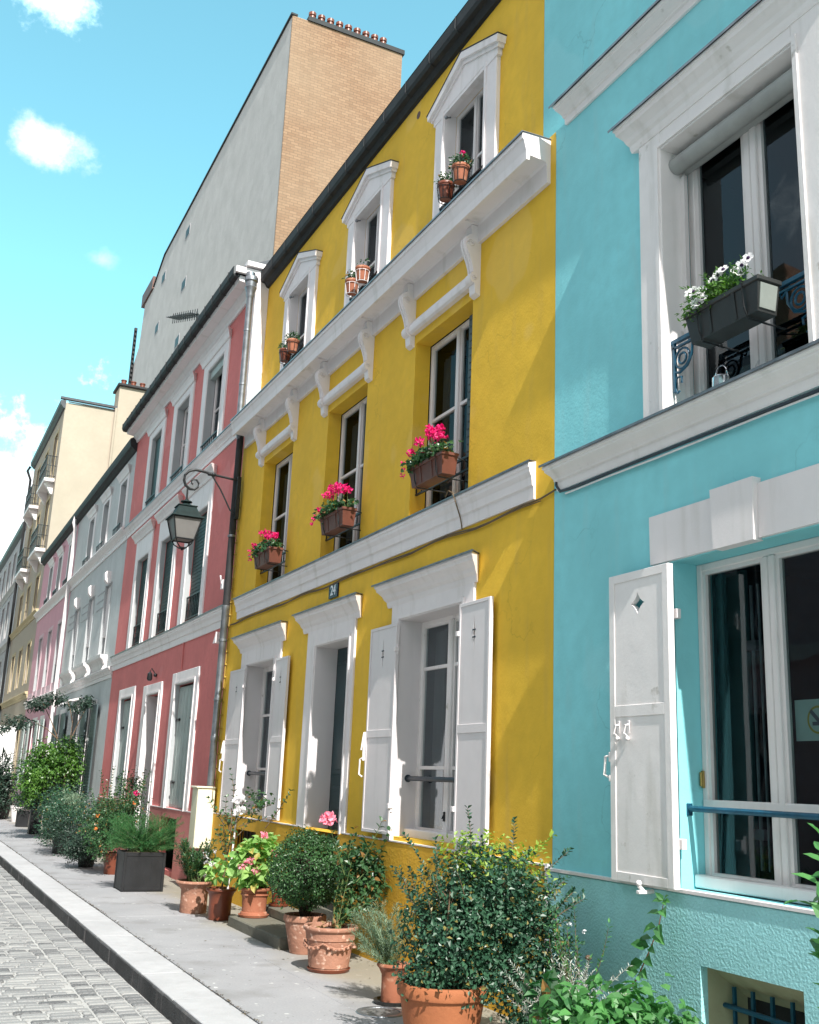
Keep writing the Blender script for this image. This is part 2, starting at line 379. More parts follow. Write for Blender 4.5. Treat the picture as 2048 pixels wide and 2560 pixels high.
    def leaf(s, p, d, n, ln, wd, fold=.25):
        """pointed, folded leaf: base p, direction d, normal n"""
        d = d.normalized(); sd = d.cross(n)
        if sd.length < 1e-4: sd = d.cross(Vector((.3, .5, .8)))
        sd.normalize(); n = sd.cross(d)
        m = p + d*ln*.45; up = n*wd*fold
        s.add([p, m + sd*wd*.5 + up, p + d*ln, m - sd*wd*.5 + up], [(0, 1, 2), (0, 2, 3)])
    def leaf6(s, p, d, n, ln, wd, fold=.2, droop=.15):
        d = d.normalized(); sd = d.cross(n)
        if sd.length < 1e-4: sd = d.cross(Vector((.3, .5, .8)))
        sd.normalize(); n = sd.cross(d)
        pts = [p, p + d*ln*.3 + sd*wd*.5 + n*wd*fold, p + d*ln*.68 + sd*wd*.36 + n*(wd*fold - droop*ln*.4), p + d*ln - n*droop*ln,
               p + d*ln*.68 - sd*wd*.36 + n*(wd*fold - droop*ln*.4), p + d*ln*.3 - sd*wd*.5 + n*wd*fold, p + d*ln*.5 - n*droop*ln*.2]
        s.add(pts, [(0,1,6), (1,2,6), (2,3,6), (3,4,6), (4,5,6), (5,0,6)])
    def build(s, name, mat, parent=None, smooth=False, org=None, angle=None):
        me = bpy.data.meshes.new(name)
        o = bpy.data.objects.new(name, me); COL.objects.link(o)
        root = parent
        while root is not None and root.parent is not None: root = root.parent
        L = Vector(root.location) if root is not None else Vector(org or (0, 0, 0))
        me.from_pydata([tuple(Vector(v) - L) for v in s.v], [], s.f)
        me.validate()
        if isinstance(mat, str): mat = M[mat]
        me.materials.append(mat)
        import bmesh
        if not name.startswith(('foliage', 'flower', 'petal')) and len(s.f) < 4000:
            bm = bmesh.new(); bm.from_mesh(me); bmesh.ops.recalc_face_normals(bm, faces=bm.faces); bm.to_mesh(me); bm.free()
        if smooth:
            me.polygons.foreach_set('use_smooth', [True]*len(me.polygons))
            try: me.set_sharp_from_angle(angle=R(angle or 40))
            except Exception: pass
        if root is None: o.location = L
        if parent is not None: o.parent = parent
        return o

def thing(name, label, cat, loc=(0,0,0), group=None):
    o = bpy.data.objects.new(name, None); COL.objects.link(o)
    o.location = loc; o.empty_display_size = .3
    o['label'] = label; o['category'] = cat
    if group: o['group'] = group
    return o
def tag(o, label, cat, group=None):
    o['label'] = label; o['category'] = cat
    if group: o['group'] = group
    return o
def structure(o): o['kind'] = 'structure'; return o

# ------------------------------------------------------------------ ground
g = MB(); g.box(-400, 400, -200, 900, -.6, -.20); structure(g.build('ground', 'ground'))
g = MB(); g.box(-1.6, 2.075, -4, 90, -.199, -.146); structure(g.build('road_bed', 'mortar'))
setts = MB()
def sett(x0, x1, y0, y1, z):
    c = .011; j = [rnd.uniform(-.006, .006) for _ in range(4)]; t = rnd.uniform(-.003, .003)
    x0 += j[0]; x1 += j[1]; y0 += j[2]*.6; y1 += j[3]*.6; b = z - .03; k = c*.9
    q = [(x0+k,y0),(x1-k,y0),(x1,y0+k),(x1,y1-k),(x1-k,y1),(x0+k,y1),(x0,y1-k),(x0,y0+k)]
    cx, cy = (x0+x1)/2, (y0+y1)/2
    lo = [(x, y, b) for x, y in q]; mid = [(x, y, z-.008+t) for x, y in q]
    top = [(cx+(x-cx)*(1-2*c/(x1-x0)), cy+(y-cy)*(1-2*c/(y1-y0)), z+t+rnd.uniform(-.0015,.0015)) for x, y in q]
    fs = []
    for a in (0, 8):
        for i in range(8): fs.append((a+i, a+(i+1) % 8, a+8+(i+1) % 8, a+8+i))
    fs.append(tuple(range(16, 24)))
    setts.add(lo + mid + top, fs)
y = 3.6
row = 0
while y < 46:
    h = .105 + rnd.uniform(-.008, .008)
    # gutter strip of three lengthways rows beside the kerb
    x = 1.60 - (.11 if row % 2 else 0) - 3.3
    while x < 1.575:
        l = .21 + rnd.uniform(-.03, .035)
        x2 = min(x + l, 1.594)
        if x2 - x > .07 and (x2 > -.3 or y > 12): sett(x + .010, x2 - .010, y + .010, y + h - .010, -.133)
        x += l
    for k in range(3):
        a = 1.60 + k*.155
        sett(a + .008, a + .147, y + .009 + (k % 2)*.05, y + h - .006 + (k % 2)*.05, -.134)
    y += h; row += 1
o = setts.build('road', 'sett'); structure(o)
g = MB(); y = -4.0
while y < 90:
    l = 1.9 + rnd.uniform(-.5, .7)
    xs = [2.436, 2.436 + rnd.uniform(.75, .95), 4.62] if rnd.random() < .6 else [2.436, 4.62]
    for k in range(len(xs)-1):
        g.cbox(xs[k], xs[k+1] - .003, y + .0015, y + l - .0015, -.19, rnd.uniform(-.0015, .0015), .003)
    y += l
structure(g.build('pavement', 'pave'))
kb = MB(); y = -3.0
while y < 80:
    l = 1.0 + rnd.uniform(-.12, .2)
    kb.cbox(2.078 + rnd.uniform(-.004, .004), 2.424, y + .001, y + l - .001, -.19, .0005 + rnd.uniform(-.002, .001), .005)
    y += l
structure(kb.build('kerb', 'kerb'))
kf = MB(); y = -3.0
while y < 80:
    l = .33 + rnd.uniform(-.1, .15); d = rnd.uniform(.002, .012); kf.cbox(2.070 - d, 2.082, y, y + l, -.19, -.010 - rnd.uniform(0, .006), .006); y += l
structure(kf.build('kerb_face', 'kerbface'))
g = MB(); g.box(-4.4, -2.0, -12, 90, -.19, 0); structure(g.build('far_pavement', 'pave'))
g = MB(); g.box(-2.0, -1.6, -12, 90, -.19, -.003); structure(g.build('far_kerb', 'kerb'))

# ------------------------------------------------------------------ house helpers
def wall_panel(mb, w, y0, y1, z0, z1, holes=(), depth=.3, reveal=None):
    ys = sorted({y0, y1, *[h[0] for h in holes], *[h[1] for h in holes]}); zs = sorted({z0, z1, *[h[2] for h in holes], *[h[3] for h in holes]})
    ys = [v for v in ys if y0 <= v <= y1]; zs = [v for v in zs if z0 <= v <= z1]
    for i in range(len(ys)-1):
        for j in range(len(zs)-1):
            cy, cz = (ys[i]+ys[i+1])/2, (zs[j]+zs[j+1])/2
            if any(h[0] < cy < h[1] and h[2] < cz < h[3] for h in holes): continue
            mb.add([(w, ys[i], zs[j]), (w, ys[i+1], zs[j]), (w, ys[i+1], zs[j+1]), (w, ys[i], zs[j+1])], [(0, 3, 2, 1)])
    rv = reveal if reveal is not None else mb
    for a, b, c, d in holes:
        x = w + depth
        rv.add([(w,a,c),(x,a,c),(x,a,d),(w,a,d)], [(0,1,2,3)]); rv.add([(w,b,c),(x,b,c),(x,b,d),(w,b,d)], [(0,3,2,1)])
        rv.add([(w,a,d),(x,a,d),(x,b,d),(w,b,d)], [(0,1,2,3)]); rv.add([(w,a,c),(x,a,c),(x,b,c),(w,b,c)], [(0,3,2,1)])
def hull(mb, w, y0, y1, z0, z1, deep=5.4):
    x = w + deep
    mb.add([(w,y0,z0),(x,y0,z0),(x,y0,z1),(w,y0,z1)], [(0,1,2,3)]); mb.add([(w,y1,z0),(x,y1,z0),(x,y1,z1),(w,y1,z1)], [(0,3,2,1)])
    mb.add([(w,y0,z1),(x,y0,z1),(x,y1,z1),(w,y1,z1)], [(0,1,2,3)]); mb.add([(x,y0,z0),(x,y1,z0),(x,y1,z1),(x,y0,z1)], [(0,1,2,3)])

def casement(root, hole, xf, fw=.05, mull=.10, bars=(), fmat='framewhite', gmat='glass', curtain=None, pane=True, room='interior', sill=None, ajar=0, label=None, deep=1.2, th=.055):
    a, b, c, d = hole
    f = MB(); m = (a + b)/2
    f.cbox(xf, xf+th, a+.001, a+fw, c, d-.001, .005); f.cbox(xf, xf+th, b-fw, b-.001, c, d-.001, .005)
    f.cbox(xf+.001, xf+th-.001, a+fw, b-fw, d-fw, d-.001, .005); f.cbox(xf+.001, xf+th-.001, a+fw, b-fw, c+.001, c+fw*1.3, .005)
    # inner sash line
    i = fw*.55
    if mull:
        f.cbox(xf-.012, xf+th-.004, m-mull/2, m-.0035, c+fw*1.3, d-fw, .006); f.cbox(xf-.006, xf+th-.006, m+.0035, m+mull/2, c+fw*1.3, d-fw, .006)
    h0, h1 = (m-mull/2, m+mull/2) if mull else (m, m)
    for s0, s1 in (((a+fw, h0), (h1, b-fw)) if mull else ((a+fw, b-fw),)):
        f.box(xf+.010, xf+th-.010, s0, s0+i, c+fw*1.3, d-fw); f.box(xf+.010, xf+th-.010, s1-i, s1, c+fw*1.3, d-fw)
        f.box(xf+.011, xf+th-.011, s0+i, s1-i, d-fw-i, d-fw); f.box(xf+.011, xf+th-.011, s0+i, s1-i, c+fw*1.3, c+fw*1.3+i*1.4)
        for z in bars: f.box(xf+.008, xf+th-.012, s0+i, s1-i, z-.015, z+.015)
    win = f.build('window', fmat, root)
    if label: win['label'] = label
    if pane:
        p = MB(); x = xf + th*.55
        p.add([(x,a+fw,c+fw),(x,b-fw,c+fw),(x,b-fw,d-fw),(x,a+fw,d-fw)], [(0,3,2,1)])
        p.build('pane', gmat, win)
    if curtain:
        cm, spans = curtain
        q = MB(); x0 = xf + th + .05
        for s0, s1, z0, z1 in spans:
            n = max(4, int((s1-s0)/.025)); vs = []
            for k in range(n+1):
                yy = s0 + (s1-s0)*k/n; xx = x0 + .018*math.sin(k*1.7) + .008*math.sin(k*.6)
                vs += [(xx, yy, z0), (xx, yy, z1)]
            q.add(vs, [(2*k, 2*k+2, 2*k+3, 2*k+1) for k in range(n)])
        q.build('curtain', cm, win, smooth=True)
    r = MB(); x0, x1 = xf+th+.004, xf+th+deep
    y0, y1, z0, z1 = a-.25, b+.25, c-.05, d+.1
    r.add([(x0,y0,z0),(x1,y0,z0),(x1,y1,z0),(x0,y1,z0),(x0,y0,z1),(x1,y0,z1),(x1,y1,z1),(x0,y1,z1)],
          [(0,1,2,3),(7,6,5,4),(0,4,5,1),(2,6,7,3),(1,5,6,2)])
    r.build('interior', room, win)
    if sill:
        q = MB(); q.cbox(sill[0], sill[1], a-.02 if sill[0] < W-.005 else a+.002, b+.02 if sill[0] < W-.005 else b-.002, sill[2], sill[3], .006); q.build('sill', fmat, win)
    return win

def surround(root, w, out, inn, zt_out, zt_in, zb, p=.04, mat='white', lip=.012, name='window_surround'):
    """flat painted frame round an opening: two jambs and a head"""
    s = MB(); oa, ob = out; ia, ib = inn
    s.cbox(w-p, w+.02, oa, ia, zb, zt_out, .006); s.cbox(w-p, w+.02, ib, ob, zb, zt_out, .006)
    s.cbox(w-p+.0015, w+.02, ia, ib, zt_in, zt_out, .004)
    # raised inner bead
    s.box(w-p-lip, w-p, ia-.045, ia-.012, zb, zt_in+.045); s.box(w-p-lip, w-p, ib+.012, ib+.045, zb, zt_in+.045); s.box(w-p-lip+.001, w-p, ia-.012, ib+.012, zt_in+.012, zt_in+.045)
    return s.build(name, mat, root)
def cap_prof(z0, z1, p0, p1):
    h = z1 - z0
    return [(-.01, z0), (p0, z0), (p0+.008, z0+h*.12), (p0+.012, z0+h*.25), (p0+(p1-p0)*.30, z0+h*.36), (p0+(p1-p0)*.42, z0+h*.50), (p0+(p1-p0)*.70, z0+h*.66),
            (p0+(p1-p0)*.84, z0+h*.72), (p0+(p1-p0)*.86, z0+h*.80), (p1-.008, z0+h*.86), (p1, z0+h*.88), (p1, z1-.006), (p1-.004, z1), (-.01, z1+.012)]
def lintel(root, w, y0, y1, z0, z1, p0, p1, mat='white', name='window_head'):
    m = MB(); m.prof(w, y0, y1, cap_prof(z0, z1, p0, p1), lean=.9); o = m.build(name, mat, root)
    return o
def lead(root, w, y0, y1, z, p1, name='lead_flashing', lean=1.0):
    m = MB(); m.prof(w, y0, y1, [(-.008, z+.013), (p1+.006, z+.001), (p1+.006, z-.014), (p1+.009, z-.014), (p1+.010, z+.004), (-.008, z+.018)], lean=lean)
    return m.build(name, 'zinc', root)
def railing(root, w, y0, y1, z0, z1, p, mat='iron', n=None, name='railing', ornate=True):
    m = MB(); x = w - p
    m.box(x-.012, x+.012, y0, y1, z1-.022, z1); m.box(x-.009, x+.009, y0, y1, z0, z0+.018)
    n = n or max(3, int((y1-y0)/.11))
    for i in range(n+1):
        yy = y0+.01 + (y1-y0-.02)*i/n; m.box(x-.006, x+.006, yy-.006, yy+.006, z0+.018, z1-.022)
    if ornate and z1-z0 > .12:
        for i in range(n):
            yc = y0 + (y1-y0)*(i+.5)/n; r = min((y1-y0)/n*.42, (z1-z0)*.32); zc = (z0+z1)/2
            m.tube([(x, yc + r*math.cos(t*PI/5), zc + r*math.sin(t*PI/5)) for t in range(11)], .005, 5)
    return m.build(name, mat, root)

# ================================================================== TEAL HOUSE
T = thing('terraced_house', 'turquoise painted house with one open white shutter and a rough plinth', 'house', (W, 2.3, 0))
TY0, TY1 = -1.7, 6.34
gfh = (3.79, 5.01, 1.035, 2.95); fh = (3.81, 5.00, 3.90, 5.84)
m = MB(); wall_panel(m, W, TY0, TY1, .95, 6.80, [gfh, fh], .30); hull(m, W, TY0, TY1, 0, 6.79)
u = (3.80, 4.98, 7.3, 8.49)
wall_panel(m, WU, TY0, 6.83, 6.7, 9.2, [u], .25)
hull(m, WU, TY0, 6.83, 6.7, 9.3)
m.add([(W, TY0, 6.80), (WU, TY0, 6.93), (WU, TY1, 6.93), (W, TY1, 6.80)], [(0, 3, 2, 1)])
m.build('wall', 'teal', T)
m = MB(); m.prof(W, 6.343, 6.832, [(.0, 6.775), (-.188, 6.775), (-.188, 7.00)]); m.build('roof_ledge', 'teal', T)
# plinth, slightly proud, with the cellar opening
m = MB(); ch = (4.09, 4.83, .14, .655)
wall_panel(m, W-.035, TY0, TY1+.03, -.02, 1.01, [ch], .05)
m.add([(W-.035, TY0, 1.01), (W, TY0, 1.03), (W, TY1+.03, 1.03), (W-.035, TY1+.03, 1.01)], [(0,3,2,1)])
m.add([(W-.035, TY1+.03, -.02), (W+.05, TY1+.03, -.02), (W+.05, TY1+.03, 1.03), (W-.035, TY1+.03, 1.01)], [(0,1,2,3)])
m.build('plinth', 'teal_plinth', T)
m = MB(); m.box(W-.043, W+.0, TY0, TY1+.035, 1.018, 1.036); m.build('plinth_ledge', 'white', T)
# cellar vent: splayed reveal, dark back, bars
m = MB(); a, b, c, d = ch; x = W+.015; X2 = W+.24
m.add([(x,a,c),(x,b,c),(x,b,d),(x,a,d),(X2,a+.08,c+.02),(X2,b-.06,c+.02),(X2,b-.06,d-.16),(X2,a+.08,d-.16)], [(0,4,5,1),(1,5,6,2),(2,6,7,3),(3,7,4,0)])
v = m.build('cellar_vent', plaster('stained_vent_render', (.40, .40, .26), .2, .6, .4, 30, dirtcol=(.20, .20, .12)), T)
m = MB(); m.add([(X2,a,c),(X2,b,c),(X2,b,d),(X2,a,d)], [(0,3,2,1)]); m.build('interior', 'interior', v)
m = MB()
for k in range(5): m.box(W+.12, W+.137, a+.09+k*.14, a+.108+k*.14, c, d-.10)
m.tube([(W+.11, a, .44), (W+.11, b, .455)], .014, 8)
m.build('vent_bar', 'ironblue', v)
# belts
def belt_prof(z0, z1, p0, p1):
    h = z1-z0
    return [(-.01, z0), (p0, z0), (p0+.004, z0+h*.34), (p0+.02, z0+h*.38), (p0+.022, z0+h*.46), (p0+(p1-p0)*.45, z0+h*.60), (p0+(p1-p0)*.62, z0+h*.66), (p1*.86, z0+h*.74),
            (p1*.88, z0+h*.82), (p1, z0+h*.86), (p1, z1-.01), (p1-.006, z1), (-.01, z1+.02)]
m = MB(); m.prof(W, TY0, 6.27, belt_prof(3.70, 3.89, .02, .12), lean=.5); m.build('string_course', 'whiteworn', T)
lead(T, W, TY0, 6.30, 3.895, .125, lean=.4)
m = MB(); m.prof(W, TY0, 6.18, belt_prof(6.76, 6.92, .02, .12), lean=.3); m.build('cornice', 'whiteworn', T)
lead(T, W, TY0, 6.2, 6.925, .125, lean=.4)
m = MB(); m.tube([(W-.02, 6.28, 3.86), (W-.03, 6.27, 3.74), (W-.03, 6.22, 3.685), (W-.03, 6.1, 3.677)] + [(W-.03, 6.0-k*.5, 3.675 + .004*math.sin(k)) for k in range(14)], .011, 8); m.build('cable', 'bar', T)
m = MB(); m.tube([(W-.022, 6.16-k*.5, 3.656 + .003*math.sin(k*2)) for k in range(14)], .007, 6); m.build('cable', 'white', T)
# ground floor window
win = casement(T, gfh, W+.175, .045, .095, (), 'framewhite', 'glass', None, room='roomteal', deep=1.6, th=.06, label='large white window with a blue hand rail and a paper notice')
m = MB(); m.cbox(W+.166, W+.24, 3.80, 5.0, 1.46, 1.535, .006); m.build('transom', 'framewhite', win)
m = MB(); m.cbox(W+.09, W+.23, 3.80, 5.005, 1.043, 1.115, .008); m.build('sill', 'framewhite', win)
m = MB(); m.tube([(W+.07, 3.792, 1.475), (W+.07, 4.4, 1.478), (W+.07, 5.008, 1.48)], .017, 10); m.cbox(W+.05, W+.09, 5.0, 5.0095, 1.44, 1.51, .002); m.build('hand_rail', 'ironblue', T)
# espagnolette poles seen through the panes
m = MB()
for yy, r in ((4.80, .012), (4.74, .009)): m.tube([(W+.42, yy, 1.15), (W+.42, yy, 2.82)], r, 8)
for zz in (1.35, 2.45): m.box(W+.40, W+.44, 4.76, 4.84, zz-.03, zz+.03)
m.build('curtain_pole', 'zinc', win)
m = MB(); m.box(W+.5, W+.52, 4.93, 5.2, 1.1, 2.95); m.box(W+.3, W+.315, 4.93, 4.955, 1.1, 2.9); m.build('curtain', simple('teal_drape', (.06, .17, .18), .8, bump=0), win)
# flat-arch lintel with keystone
zt = 3.272
m = MB()
m.poly([(4.59, 2.958), (5.205, 2.958), (5.21, zt), (4.60, zt)], W-.026, W+.01)
m.poly([(3.59, 2.958), (4.262, 2.958), (4.255, zt), (3.59, zt)], W-.026, W+.01)
m.build('stone_lintel', 'white', T)
m = MB(); m.poly([(4.265, 2.945), (4.588, 2.945), (4.602, zt+.035), (4.252, zt+.035)], W-.062, W+.01); m.build('keystone', 'white', T)
# shutter with a cut-out star
def star(cy, cz, ry, rz, k=.32, n=5, top=True):
    """half outline of a four-pointed star from its left tip over the top (or bottom) to its right tip"""
    s = 1 if top else -1; pts = []
    for q in range(2):
        for i in range(n + (q == 1)):
            t = i/n
            if q == 0: p0, p1 = (cy-ry, cz), (cy, cz+s*rz)
            else: p0, p1 = (cy, cz+s*rz), (cy+ry, cz)
            c = (cy + (-1 if q == 0 else 1)*ry*k*.6, cz + s*rz*k*.6)
            pts.append(((1-t)**2*p0[0]+2*t*(1-t)*c[0]+t*t*p1[0], (1-t)**2*p0[1]+2*t*(1-t)*c[1]+t*t*p1[1]))
    return pts
def shutter(root, w, y0, y1, z0, z1, p0, p1, cut, mat='shutter', rails=(), label=None, frame=.055, swing=None):
    cy, cz, ry, rz, kk = cut
    m = MB(); xa, xb = w-p1, w-p0
    up = [(y0, cz)] + star(cy, cz, ry, rz, kk, top=True) + [(y1, cz), (y1, z1), (y0, z1)]
    dn = [(y0, cz)] + star(cy, cz, ry, rz, kk, top=False) + [(y1, cz), (y1, z0), (y0, z0)]
    m.poly(up, xa, xb); m.poly(dn, xa, xb)
    # thin raised edge boards
    xr = xa - .006
    m.cbox(xr, xa, y0+.001, y0+frame, z0+.001, z1-.001, .002); m.cbox(xr, xa, y1-frame, y1-.001, z0+.001, z1-.001, .002)
    m.cbox(xr, xa, y0+frame, y1-frame, z0+.001, z0+frame, .002); m.cbox(xr, xa, y0+frame, y1-frame, z1-frame, z1-.001, .002)
    for z in rails: m.cbox(xr, xa, y0+frame, y1-frame, z-.035, z+.035, .002)
    o = m.build('shutter', mat, root)
    if swing is not None: swing.append(o)
    if label: o['label'] = label
    return o
sh = shutter(T, W, 4.955, 5.545, 1.035, 2.925, .055, .092, (5.255, 2.715, .068, .072, .45), 'whiteworn', rails=(2.05,))
def latch(par, x, y, z, s=1, mat='white', name='latch'):
    m = MB()
    m.tube([(x, y, z+.035*s), (x-.03*s, y, z+.03*s), (x-.035*s, y, z-.02*s), (x-.01*s, y, z-.045*s)], .007*s, 8)
    m.sphere((x-.012*s, y, z-.05*s), .015*s, 10, 7); m.cbox(x-.004, x+.002, y-.012*s, y+.012*s, z-.02*s, z+.06*s, .002)
    return m.build(name, mat, par, smooth=True)
latch(sh, W-.098, 5.45, 1.93, 1); latch(sh, W-.098, 5.35, 1.93, 1)
m = MB(); m.tube([(W-.08, 5.56, 1.78), (W-.105, 5.585, 1.77), (W-.108, 5.59, 1.66), (W-.08, 5.565, 1.64)], .010, 8); m.cbox(W-.1, W-.05, 5.545, 5.56, 1.74, 1.80, .003); m.cbox(W-.1, W-.05, 5.545, 5.56, 1.62, 1.66, .003); m.build('handle', 'whiteworn', sh, smooth=True)
m = MB(); m.tube([(W-.02, 5.22, 1.0), (W-.10, 5.22, .995), (W-.14, 5.22, 1.03)], .012, 8); m.sphere((W-.14, 5.22, 1.045), .018); m.cbox(W-.150, W-.06, 5.205, 5.235, .985, 1.005, .003); m.build('shutter_stay', 'white', T, smooth=True)
for z in (2.62, 1.28): m = MB(); m.tube([(W-.05, 4.985, z-.05), (W-.05, 4.985, z+.05)], .011, 8); m.cbox(W-.03, W+.002, 4.955, 5.02, z-.03, z+.03, .003); m.build('hinge', 'white', sh)
m = MB(); m.cbox(W+.162, W+.176, 4.985, 5.008, 1.60, 1.70, .003); m.tube([(W+.15, 4.99, 1.61), (W+.15, 4.99, 1.69)], .009, 8); m.build('hinge', 'brass', win)
# first floor window
surround(T, W, (3.58, 5.23), (3.81, 5.0), 6.02, 5.84, 3.90, .045, 'whiteworn')
lintel(T, W, 3.55, 5.25, 5.97, 6.185, .05, .15, 'whiteworn'); lead(T, W, 3.5, 5.26, 6.19, .155)
w2 = casement(T, fh, W+.19, .06, .11, (), 'framewhite', 'glassup', None, room='interior', deep=1.5, th=.06, label='tall white window under a rolled-up blind')
m = MB(); m.tube([(W+.085, 3.815, 5.735), (W+.085, 4.995, 5.735)], .060, 20); m.build('roller_blind', 'blind', T, smooth=True)
m = MB(); m.box(W+.12, W+.185, 3.815, 4.995, 5.70, 5.835); m.build('blind_box', 'blind', T)
m = MB(); m.tube([(W+.13, 4.96, 5.68), (W+.14, 4.965, 5.1), (W+.13, 4.97, 4.5)], .003, 5); m.build('blind_cord', 'white', T)
m = MB(); m.box(W+.12, W+.15, 4.955, 4.9955, 3.91, 5.66); m.build('blind_guide', 'framewhite', T)
# reveals of the first-floor window painted white
m = MB()
for yy in (3.813, 4.9975): m.box(W-.04, W+.188, yy-.0015, yy+.0015, 3.93, 5.838)
m.box(W-.04, W+.188, 3.8145, 4.996, 5.8365, 5.8395)
m.build('reveal_lining', 'whiteworn', T)
# blue cast-iron guard: a rail between two ornamental end brackets
m = MB(); x = W+.02
m.box(x-.014, x+.014, 3.815, 4.995, 4.395, 4.42); m.box(x-.010, x+.010, 3.815, 4.995, 4.36, 4.372)
for s_, e_ in ((-1, 4.985), (1, 3.825)):
    m.box(x-.010, x+.010, min(e_, e_+s_*.018), max(e_, e_+s_*.018), 4.06, 4.395)
    c_ = e_ + s_*.085
    for r in (.068, .036): m.tube([(x, c_ + r*math.cos(t*PI/8), 4.275 + r*math.sin(t*PI/8)) for t in range(17)], .008, 6)
    m.tube([(x, e_, 4.20), (x, e_+s_*.06, 4.185), (x, e_+s_*.13, 4.21), (x, e_+s_*.175, 4.28), (x, e_+s_*.185, 4.37)], .009, 6)
    m.tube([(x, e_, 4.10), (x, e_+s_*.03, 4.16), (x, e_+s_*.075, 4.15), (x, e_+s_*.07, 4.11)], .008, 6)
    m.tube([(x, e_+s_*.01, 4.09), (x, e_+s_*.03, 4.05), (x, e_+s_*.05, 4.06)], .007, 6); m.tube([(x, e_+s_*.15, 4.38), (x, e_+s_*.22, 4.33), (x, e_+s_*.24, 4.38)], .007, 6)
m.build('window_guard', 'ironblue', T, smooth=True)
# top storey window just peeping over the cornice
surround(T, WU, (3.56, 5.20), (3.80, 4.98), 8.65, 8.49, 7.0, .04)
casement(T, u, WU+.2, .05, .1, (), 'framewhite', 'glassup')
m = MB(); m.prof(WU, TY0, 6.83, [(0, 9.1), (.15, 9.12), (.19, 9.2), (.19, 9.37), (0, 9.37)]); m.build('gutter', 'darkzinc', T)
m = MB(); m.add([(WU-.1, TY0, 9.37), (WU+2.8, TY0, 11.2), (WU+2.8, 6.83, 11.2), (WU-.1, 6.83, 9.37), (WU+5.4, TY0, 9.3), (WU+5.4, 6.83, 9.3)], [(0,3,2,1), (1,2,5,4), (0,1,4), (3,5,2)]); m.build('roof', 'slate', T)

# ================================================================== YELLOW HOUSE
Yh = thing('terraced_house', 'mustard yellow house with white trimmings and flower boxes on its middle windows', 'house', (W, 10.6, 0))
A0, A1 = 6.345, 14.86
top = [(7.85, 8.70, 6.95, 8.49), (10.33, 11.12, 6.95, 8.49), (12.80, 13.60, 6.95, 8.49)]
mid = [(7.69, 8.87, 4.03, 5.87), (10.08, 11.26, 4.03, 5.87), (12.51, 13.72, 4.03, 5.87)]
gw1 = (7.70, 8.92, 1.09, 3.05); gd = (10.17, 11.14, .30, 3.01); gw2 = (12.60, 13.74, 1.09, 3.0)
m = MB(); wall_panel(m, W, A0, A1, 1.02, 6.8, mid + [gw1, (10.17, 11.14, 1.02, 3.01), gw2], .165)
hull(m, W, A0, A1, 0, 6.75); wall_panel(m, WU, 6.835, 14.95, 6.7, 9.25, top, .115); hull(m, WU, 6.835, 14.95, 6.75, 9.3)
m.build('wall', 'yellow', Yh)
m = MB(); pv = (12.80, 13.90, .45, .90)
wall_panel(m, W-.03, A0+.03, A1, -.02, 1.035, [(10.17, 11.14, -.02, 1.035), pv], .32)
m.add([(W-.03, A0+.03, 1.035), (W, A0+.03, 1.06), (W, A1, 1.06), (W-.03, A1, 1.035)], [(0,3,2,1)]); m.build('plinth', 'yellow_plinth', Yh)
m = MB(); m.box(W-.034, W+.002, A0+.03, 10.08, 1.044, 1.056); m.box(W-.034, W+.002, 11.22, A1, 1.044, 1.056); m.build('plinth_ledge', 'white', Yh)
m = MB(); m.box(W-.036, W+.0, A0-.0, A0+.034, 0.0, 1.06); m.build('corner_bead', 'white', Yh)
m = MB()
for k in range(8): m.box(W+.06, W+.075, pv[0]+.06+k*.135, pv[0]+.075+k*.135, pv[2], pv[3])
v = m.build('cellar_grille', 'iron', Yh)
m = MB(); m.box(W+.16, W+.2, pv[0]-.1, pv[1]+.1, pv[2]-.1, pv[3]+.1); m.build('interior', 'interior', v)
m = MB(); m.box(W+.02, W+.05, pv[0], pv[0]+.08, pv[2], pv[3]); m.build('grille_post', 'white', v)
# big cornice with soffit
cp = [(-.01, 6.36), (.035, 6.36), (.04, 6.53), (.055, 6.55), (.20, 6.56), (.205, 6.515), (.235, 6.515), (.238, 6.60), (.247, 6.63), (.262, 6.69), (.275, 6.70), (.275, 6.745), (.268, 6.752), (-.01, 6.775)]
m = MB(); m.prof(W, 6.42, 14.72, cp, lean=0); m.build('cornice', 'white', Yh)
lead(Yh, W, 6.41, 14.73, 6.755, .278, lean=0)
m = MB(); m.box(W-.005, WU+.02, 6.84, 14.86, 6.74, 6.80); m.build('roof_ledge', 'darkzinc', Yh)
m = MB(); m.prof(W, 6.60, 14.42, belt_prof(3.715, 4.005, .02, .078), lean=.2); m.build('string_course', 'white', Yh)
lead(Yh, W, 6.6, 14.43, 4.01, .08, lean=.4)
m = MB()
pth = []
for k in range(34):
    yy = 6.5 + k*.25; pth.append((W-.018, yy, 3.695 + .010*math.sin(k*1.3) - .02*(math.sin(k*.45)**2)))
m.tube([(W-.015, 6.30, 3.72)] + pth, .008, 6); m.tube([(x, y, z-.012-.006*math.sin(y*5)) for x, y, z in pth], .005, 6)
m.tube([(W-.085, 7.95, 4.03), (W-.10, 7.87, 4.07), (W-.09, 7.80, 4.03), (W-.085, 7.76, 3.95), (W-.04, 7.74, 3.8), (W-.02, 7.74, 3.70)], .006, 6)
m.build('cable', simple('dusty_brown_cable', (.13, .09, .05), .7, bump=0), Yh)
m = MB()
zz = [(W-.02, 14.80, 3.66 - k*.18) for k in range(14)]
m.tube([(W-.018, 14.79, 5.6), (W-.018, 14.78, 4.6), (W-.018, 14.80, 3.7)] + zz, .008, 6)
for k in range(24): m.box(W-.035, W-.002, 14.775, 14.815, 1.3 + k*.18, 1.32 + k*.18)
m.build('cable', simple('dusty_yellow_cable', (.38, .25, .04), .7, bump=0), Yh)
